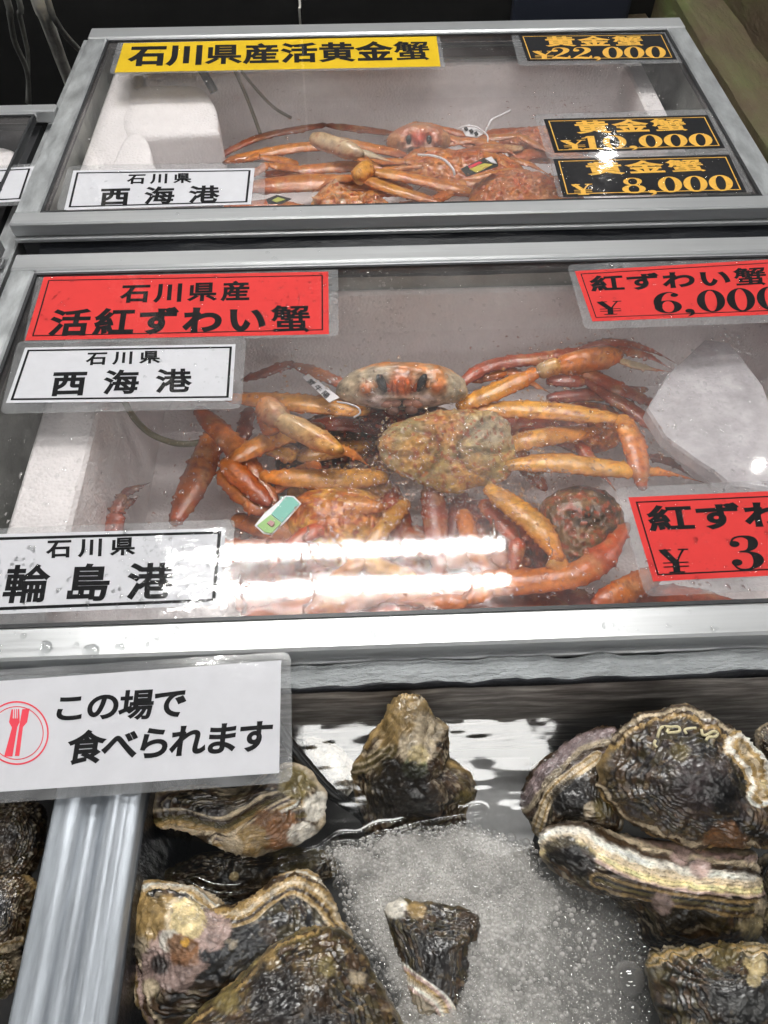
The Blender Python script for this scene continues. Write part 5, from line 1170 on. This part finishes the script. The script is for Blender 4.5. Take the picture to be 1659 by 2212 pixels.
# ------------------------------------------------------------------ ice, tags
ICE = mat('wet ice', (.86, .85, .88), .25, alpha=.66, transm=.2, ior=1.2, bump=.9, bscale=50, bdist=.005, var=.3, vscale=28, coat=.2)
P = np.array([at(x, y, -.06)[:2] for x, y in ((1402, 868), (1448, 792), (1528, 722), (1580, 733), (1648, 835), (1700, 1010), (1668, 1068), (1570, 1045), (1500, 985), (1440, 935))])
P = np.vstack([P[i] + (P[(i + 1) % 10] - P[i]) * t for i in range(10) for t in np.linspace(0, 1, 9)[:-1]])
n = len(P); c = P.mean(0)
tl = lambda q: .10 * (q[:, 0] - c[0]) - .06 * (q[:, 1] - c[1])
V = np.vstack([np.c_[q, z + tl(q)] for q, z in ((c + (P - c) * f, z) for f, z in ((.95, -.084), (1, -.081), (1.0, -.066), (.975, -.062), (.9, -.061), (.7, -.0605), (.4, -.0605), (.01, -.0605)))])
V += .0014 * np.stack([fbm(V, 34, 4, s) for s in (1, 2, 3)], 1)
F = grid_faces(8, n, True) + [[7 * n + j for j in range(n)], list(range(n))[::-1]]
tagit(mk('ice_block', V, F, ICE, smooth=False), 'cloudy white slab of ice at the right of the near box', 'ice')
WT = mat('white plastic tag', (.8, .8, .82), .3, coat=.3)
def flat_tag(root, px, z, mats_, name='tag_body'):
    out = np.array([at(x, y, zz) for (x, y), zz in zip(px, z)]); n = len(out)
    V = np.vstack([out - (0, 0, .0006), out + (0, 0, .0006)]); F = [list(range(n)), list(range(n, 2 * n))] + [[i, (i + 1) % n, n + (i + 1) % n, n + i] for i in range(n)]
    return mk(name, V, F, mats_, root, smooth=False)
def tie(root, px, z, r=.0011):
    V, F = tube(spline([at(x, y, zz) for (x, y), zz in zip(px, z)], 24), r, 8); return mk('tie', V, F, WT, root)
t = thing('crab_tag', at(690, 840, -.075), 'white plastic tag with black marks beside the pale faced crab', 'tag', 'plastic crab tags')
flat_tag(t, [(666.5, 808), (653.7, 815), (711, 870), (733.7, 859)], [-.07] * 4, WT)
U, F = line_geo('蟹牛陽', .25, .02); V = quadmap(U, [at(*p, -.069) for p in ((672, 817), (715, 852), (704, 862), (660, 823))]); V[:, 2] += .0001 * U[:, 2]
mk('lettering', V, F, INK, t, smooth=False)
tie(t, [(728, 868), (752, 872), (772, 880), (778, 892), (764, 902)], [-.07, -.066, -.066, -.07, -.075])
t = thing('crab_tag', at(600, 1112, -.05), 'white edged green and teal tag with a small flower mark, left of the bubbles', 'tag', 'plastic crab tags')
flat_tag(t, zm(z5, [(1040, 280), (1075, 312), (1110, 318), (1175, 255), (1230, 190), (1200, 160), (1165, 158), (1080, 230)]), [-.045] * 8, WT)
flat_tag(t, zm(z5, [(1050, 280), (1080, 306), (1108, 311), (1148, 270), (1105, 236)]), [-.0436] * 5, mat('green print', (.25, .5, .12), .4), 'green_print')
flat_tag(t, zm(z5, [(1108, 233), (1151, 267), (1222, 190), (1196, 165), (1168, 163)]), [-.0436] * 5, mat('teal print', (.15, .5, .40), .4), 'teal_print')
flat_tag(t, zm(z5, [(1090, 270), (1110, 285), (1122, 268), (1104, 258)]), [-.0422] * 4, mat('rose print', (.45, .22, .22), .4), 'flower_mark')
t = thing('crab_tag', at(1020, 288, -.06), 'black and white tag with long white tie behind the far price cards', 'tag', 'plastic crab tags')
flat_tag(t, zm(z2, [(405, 520), (440, 508), (500, 545), (470, 562), (425, 555)]), [-.062, -.058, -.06, -.064, -.064], WT)
for q in ((425, 527), (446, 536), (466, 546)):
    flat_tag(t, zm(z2, [(q[0] - 8, q[1] - 4), (q[0] + 4, q[1] - 9), (q[0] + 11, q[1] + 3), (q[0], q[1] + 9)]), [-.0595] * 4, INK, 'black_mark')
tie(t, zm(z2, [(500, 548), (515, 520), (530, 490), (560, 475), (608, 452)]), [-.06, -.05, -.045, -.045, -.05], .0018)
tie(t, zm(z2, [(390, 528), (425, 515), (470, 520), (512, 552), (515, 580)]), [-.06, -.054, -.054, -.058, -.065], .0014)
t = thing('crab_tag', at(1045, 360, -.055), 'tag in yellow, red and black print with a curved white tie in the far box', 'tag', 'plastic crab tags')
flat_tag(t, zm(z2, [(405, 690), (500, 645), (550, 650), (558, 678), (430, 720)]), [-.055] * 5, mat('black print', (.02, .025, .02), .3, coat=.3))
flat_tag(t, zm(z2, [(440, 690), (500, 668), (535, 672), (470, 705)]), [-.0535] * 4, mat('yellow print', (.6, .5, .08), .4), 'yellow_print')
flat_tag(t, zm(z2, [(435, 680), (480, 660), (492, 664), (445, 688)]), [-.0525] * 4, REDI, 'red_mark')
flat_tag(t, zm(z2, [(505, 648), (530, 640), (552, 668), (530, 664)]), [-.0525] * 4, WT, 'white_mark')
tie(t, zm(z2, [(230, 632), (290, 636), (340, 655), (372, 690), (380, 715)]), [-.055, -.05, -.048, -.052, -.06], .002)
t = thing('crab_tag', at(600, 430, -.05), 'small tag in yellow, green and black print beside the far white card', 'tag', 'plastic crab tags')
flat_tag(t, zm(z1, [(1085, 815), (1130, 797), (1190, 812), (1150, 832), (1095, 832)]), [-.05] * 5, mat('black print b', (.02, .02, .02), .3))
flat_tag(t, zm(z1, [(1110, 818), (1135, 806), (1165, 815), (1130, 826)]), [-.0485] * 4, mat('lime print', (.45, .5, .1), .4), 'lime_print')

# ------------------------------------------------------------------ water beads on glass and rails
def beads(name, parent, pts, rads, zbase, flat, mtl, seed, jag=.18, ns=12, elong=None):
    g = Geo(); r_ = np.random.default_rng(seed)
    e = np.linspace(0, 1, 5)
    a = np.arange(ns) / ns * 2 * np.pi; Vs = []; Fs = []; n = 0
    base = [[k * ns + j, k * ns + (j + 1) % ns, (k + 1) * ns + (j + 1) % ns, (k + 1) * ns + j] for k in range(3) for j in range(ns)] + [[3 * ns + j for j in range(ns)]]
    base = [np.array(b) for b in base]
    for i, ((x, y), r) in enumerate(zip(pts, rads)):
        wob = 1 + jag * (np.sin(2 * a + r_.random() * 6) * r_.random() + np.sin(3 * a + r_.random() * 6) * r_.random())
        ex = elong[i] if elong is not None else 1.0
        for f, h in ((1.0, 0), (.88, .5), (.6, .85), (.25, 1.0)):
            Vs.append(np.c_[x + r * f * wob * np.cos(a), y + r * f * wob * np.sin(a) * ex, np.full(ns, zbase + r * flat * h)])
        Fs += [(b + n).tolist() for b in base]; n += 4 * ns
    o = mk(name, np.vstack(Vs), Fs, mtl, parent); o['kind'] = 'stuff'; return o
def scatter(n, x0, x1, y0, y1, dens, seed, r0, r1):
    r_ = np.random.default_rng(seed); Q = np.c_[r_.uniform(x0, x1, n), r_.uniform(y0, y1, n)]; d = dens(np.c_[Q, np.zeros(n)])
    k = r_.random(n) < d; Q = Q[k]; return Q, r0 + (r1 - r0) * r_.random(len(Q)) ** 3.5
def dM(V):
    px = to_px(V); return np.clip(.22 + .6 * sstep(.0, .5, fbm(V, 9, 3, 31)) + .8 * np.exp(-((px[:, 0] - 900) / 260) ** 2 - ((px[:, 1] - 1080) / 160) ** 2) + .4 * sstep(1100, 1250, px[:, 1]), 0, 1)
Q, r = scatter(13000, -.41, .60, .345, .845, dM, 3, .0005, .0026); beads('water_beads', LID_M, Q, r, -.0049, .45, DROPM, 4, elong=1 + .6 * np.random.default_rng(5).random(len(Q)))
def dT(V):
    px = to_px(V); return np.clip(.08 + 1.2 * np.exp(-((px[:, 0] - 1310) / 110) ** 2 - ((px[:, 1] - 240) / 110) ** 2) + .5 * np.exp(-((px[:, 0] - 1000) / 150) ** 2 - ((px[:, 1] - 360) / 60) ** 2), 0, 1)
Q, r = scatter(12000, -.43, .56, .995, 1.51, dT, 8, .0006, .0026); beads('water_beads', LID_T, Q, r, -.0049, .45, DROPM, 9)
# beads on the cards (top of the film)
for nm, q, cnt in (('a', ((1180, 250), (1560, 330)), 260), ('b', ((1200, 345), (1600, 415)), 260), ('c', ((250, 1140), (490, 1320)), 420), ('d', ((560, 600), (720, 720)), 60), ('e', ((300, 740), (515, 870)), 80), ('f', ((1380, 1080), (1659, 1270)), 120)):
    r_ = np.random.default_rng(ord(nm)); Qp = np.c_[r_.uniform(q[0][0], q[1][0], cnt), r_.uniform(q[0][1], q[1][1], cnt)]
    Q = np.array([at(x, y, -.003)[:2] for x, y in Qp]); beads('water_beads', LID_T if nm in 'ab' else LID_M, Q, .0005 + .0016 * r_.random(cnt) ** 3, ZC + (.0032 if nm == 'e' else .0016), .4, DROP, 40 + ord(nm))
# rivulets over the near lid
g = Geo(); r_ = np.random.default_rng(12)
for k in range(15):
    px0 = r_.uniform(500, 1240); y0 = r_.uniform(1120, 1240); ln = r_.uniform(30, 110)
    if px0 > 1100: y0 = r_.uniform(1080, 1200)
    pts = [(px0 + r_.normal(0, 4) + j * r_.normal(1.5, 2), y0 + ln * j / 5) for j in range(6)]
    P = np.array([at(x, y, -.0048) for x, y in pts]); P = spline(P, 24); rad = .0007 + .0009 * r_.random() * np.abs(np.sin(np.linspace(.3, 3, 24) * r_.uniform(1, 3))); rad[-4:] *= 1.5
    V, F = tube(P, rad, 8, .5); g.add(V, F)
o = g.build('rivulets', DROPM, LID_M, smooth=True); o['kind'] = 'stuff'
big = [(zm(z5, [(185, 780), (370, 790), (490, 775), (640, 742), (715, 705), (1290, 735), (1385, 748), (1335, 752), (600, 765), (550, 740), (515, 737), (925, 775), (945, 716), (1500, 720), (1545, 712), (95, 730), (310, 765), (1590, 655), (1632, 665)])), zm(z6, [(255, 685), (155, 668), (400, 718), (990, 688), (1440, 702), (110, 655)])]
pts = [at(x, y, .0)[:2] for L in big for x, y in L]
rad = [.0068, .0072, .0042, .0028, .0042, .0034, .005, .0032, .0028, .0025, .002, .003, .002, .0068, .0075, .0032, .0026, .0022, .003, .0058, .0026, .002, .003, .0035, .0022]
r_ = np.random.default_rng(5)
pts += [np.array([r_.uniform(-.33, .36), r_.uniform(.306, .330)]) for _ in range(70)]; rad += list(.0006 + .0022 * r_.random(70) ** 3)
rl = beads('water_beads', LID_M, pts, rad, .0001, .28, DROPM, 77, jag=.3, ns=20)
pts = [at(*z3(x, y), 0)[:2] for x, y in ((1120, 122), (1092, 98), (1302, 92), (495, 130))]; beads('water_beads', LID_M, pts, [.0042, .003, .0018, .0012], .0001, .3, DROPM, 78, ns=20)
pts = [at(*z1(x, y), 0)[:2] for x, y in ((725, 873), (1122, 855), (1228, 862), (940, 845))]; beads('water_beads', LID_T, pts, [.003, .0035, .0022, .002], .0001, .3, DROPM, 79, ns=20)
# bubbles on the water round the near crab
r_ = np.random.default_rng(21)
Qp = np.c_[r_.normal(940, 150, 2400), r_.normal(1020, 75, 2400)]
Q = np.array([at(x, y, ZW2 + .03)[:2] for x, y in Qp]); rb = .0007 + .0026 * r_.random(2400) ** 5
o = beads('froth', None, Q, rb, ZW2 + .040, .8, DROPM, 91, jag=.05, ns=10); tagit(o, 'froth of clear bubbles over the mottled crab back', 'froth', kind='stuff')

# ------------------------------------------------------------------ lamps of the market hall (some mirrored in the glass and the water, the rest added as fill)
WHT = mat('lamp housing', (.8, .8, .8), .5)
TUBE_M = emit('lit tube', (1.0, .985, .95), TUBE_POWER)
TUBE_F = emit('lit fill tube', (1.0, .985, .95), 15.0)  # weaker tubes, used by the added fill lamps
def tube_lamp(cx, y0, y1, z, lab, x0=-.68, x1=.545, hw=.06, tm=None):
    t = thing('tube_lamp', (cx + (x0 + x1) / 2, (y0 + y1) / 2, z + .12), lab, 'lamp', 'ceiling tube lamps')
    g = Geo(); g.box((cx + x0 - .02, y0 - hw, z + .03), (cx + x1 + .02, y1 + .06, z + .09), bev=.004); g.build('housing', WHT, t)
    for y in (y0, y1):
        V, F = tube([(cx + x0 + (x1 - x0) * k / 7, y, z) for k in range(8)], .019, 14); mk('lamp_tube', V, F, tm or TUBE_M, t)
tube_lamp(0, 1.555, 1.725, 2.0, 'twin tube ceiling lamp mirrored across the near lid', -.82, .545)
t = thing('panel_lamp', (.185, .95, 2.1), 'glowing ceiling panel lamp mirrored in the oyster tank water', 'lamp')
g = Geo(); g.box((-.29, .80, 2.005), (.66, 1.08, 2.09), bev=.004); g.build('housing', WHT, t)
g = Geo(); g.box((-.27, .82, 1.996), (.64, 1.06, 2.004)); g.build('diffuser', emit('lit diffuser', (1, .99, .96), 13.0), t)
tube_lamp(.1, -.95, -.8, 2.1, 'added twin tube fill lamp behind the viewer', tm=TUBE_F)  # unseen lamp added for more light on the cases
for k_, (cx_, ya_, yb_) in enumerate(((-3.4, .3, .5), (3.6, .3, .5), (-3.4, 2.0, 2.2), (3.8, 2.2, 2.4), (-.9, -2.2, -2.0), (1.4, -2.2, -2.0))):  # unseen lamps added for fill and for glints on drops and bubbles
    tube_lamp(cx_, ya_, yb_, 2.1, ('added twin tube fill lamp left of the cases', 'added twin tube fill lamp right of the cases', 'added twin tube fill lamp further back on the left', 'added twin tube fill lamp further back on the right', 'added twin tube fill lamp far behind the viewer on the left', 'added twin tube fill lamp far behind the viewer on the right')[k_], tm=TUBE_M if k_ in (2, 3) else TUBE_F)
BULB = emit('lit bulb', (1, .97, .92), LAMP_POWER)
def bulb(p, r, lab):
    t = thing('bulb_lamp', (p[0], p[1], p[2] + .2), lab, 'lamp', 'bulb lamps')
    V = [np.array(p) + r * np.array([math.sin(a) * math.cos(q), math.sin(a) * math.sin(q), math.cos(a)]) for a in np.linspace(.01, math.pi - .01, 12) for q in np.arange(16) / 16 * 2 * np.pi]
    mk('bulb', V, grid_faces(12, 16, True), BULB, t)
    V, F = tube([(p[0], p[1], p[2] + r), (p[0], p[1], p[2] + .2)], .02, 10); mk('socket', V, F, BLACK, t)
bulb((1.58, 4.62, 2.0), .055, 'bright bulb lamp mirrored behind the far price cards')
bulb((1.73, 2.1, 2.0), .026, 'bright bulb lamp mirrored over the ice')
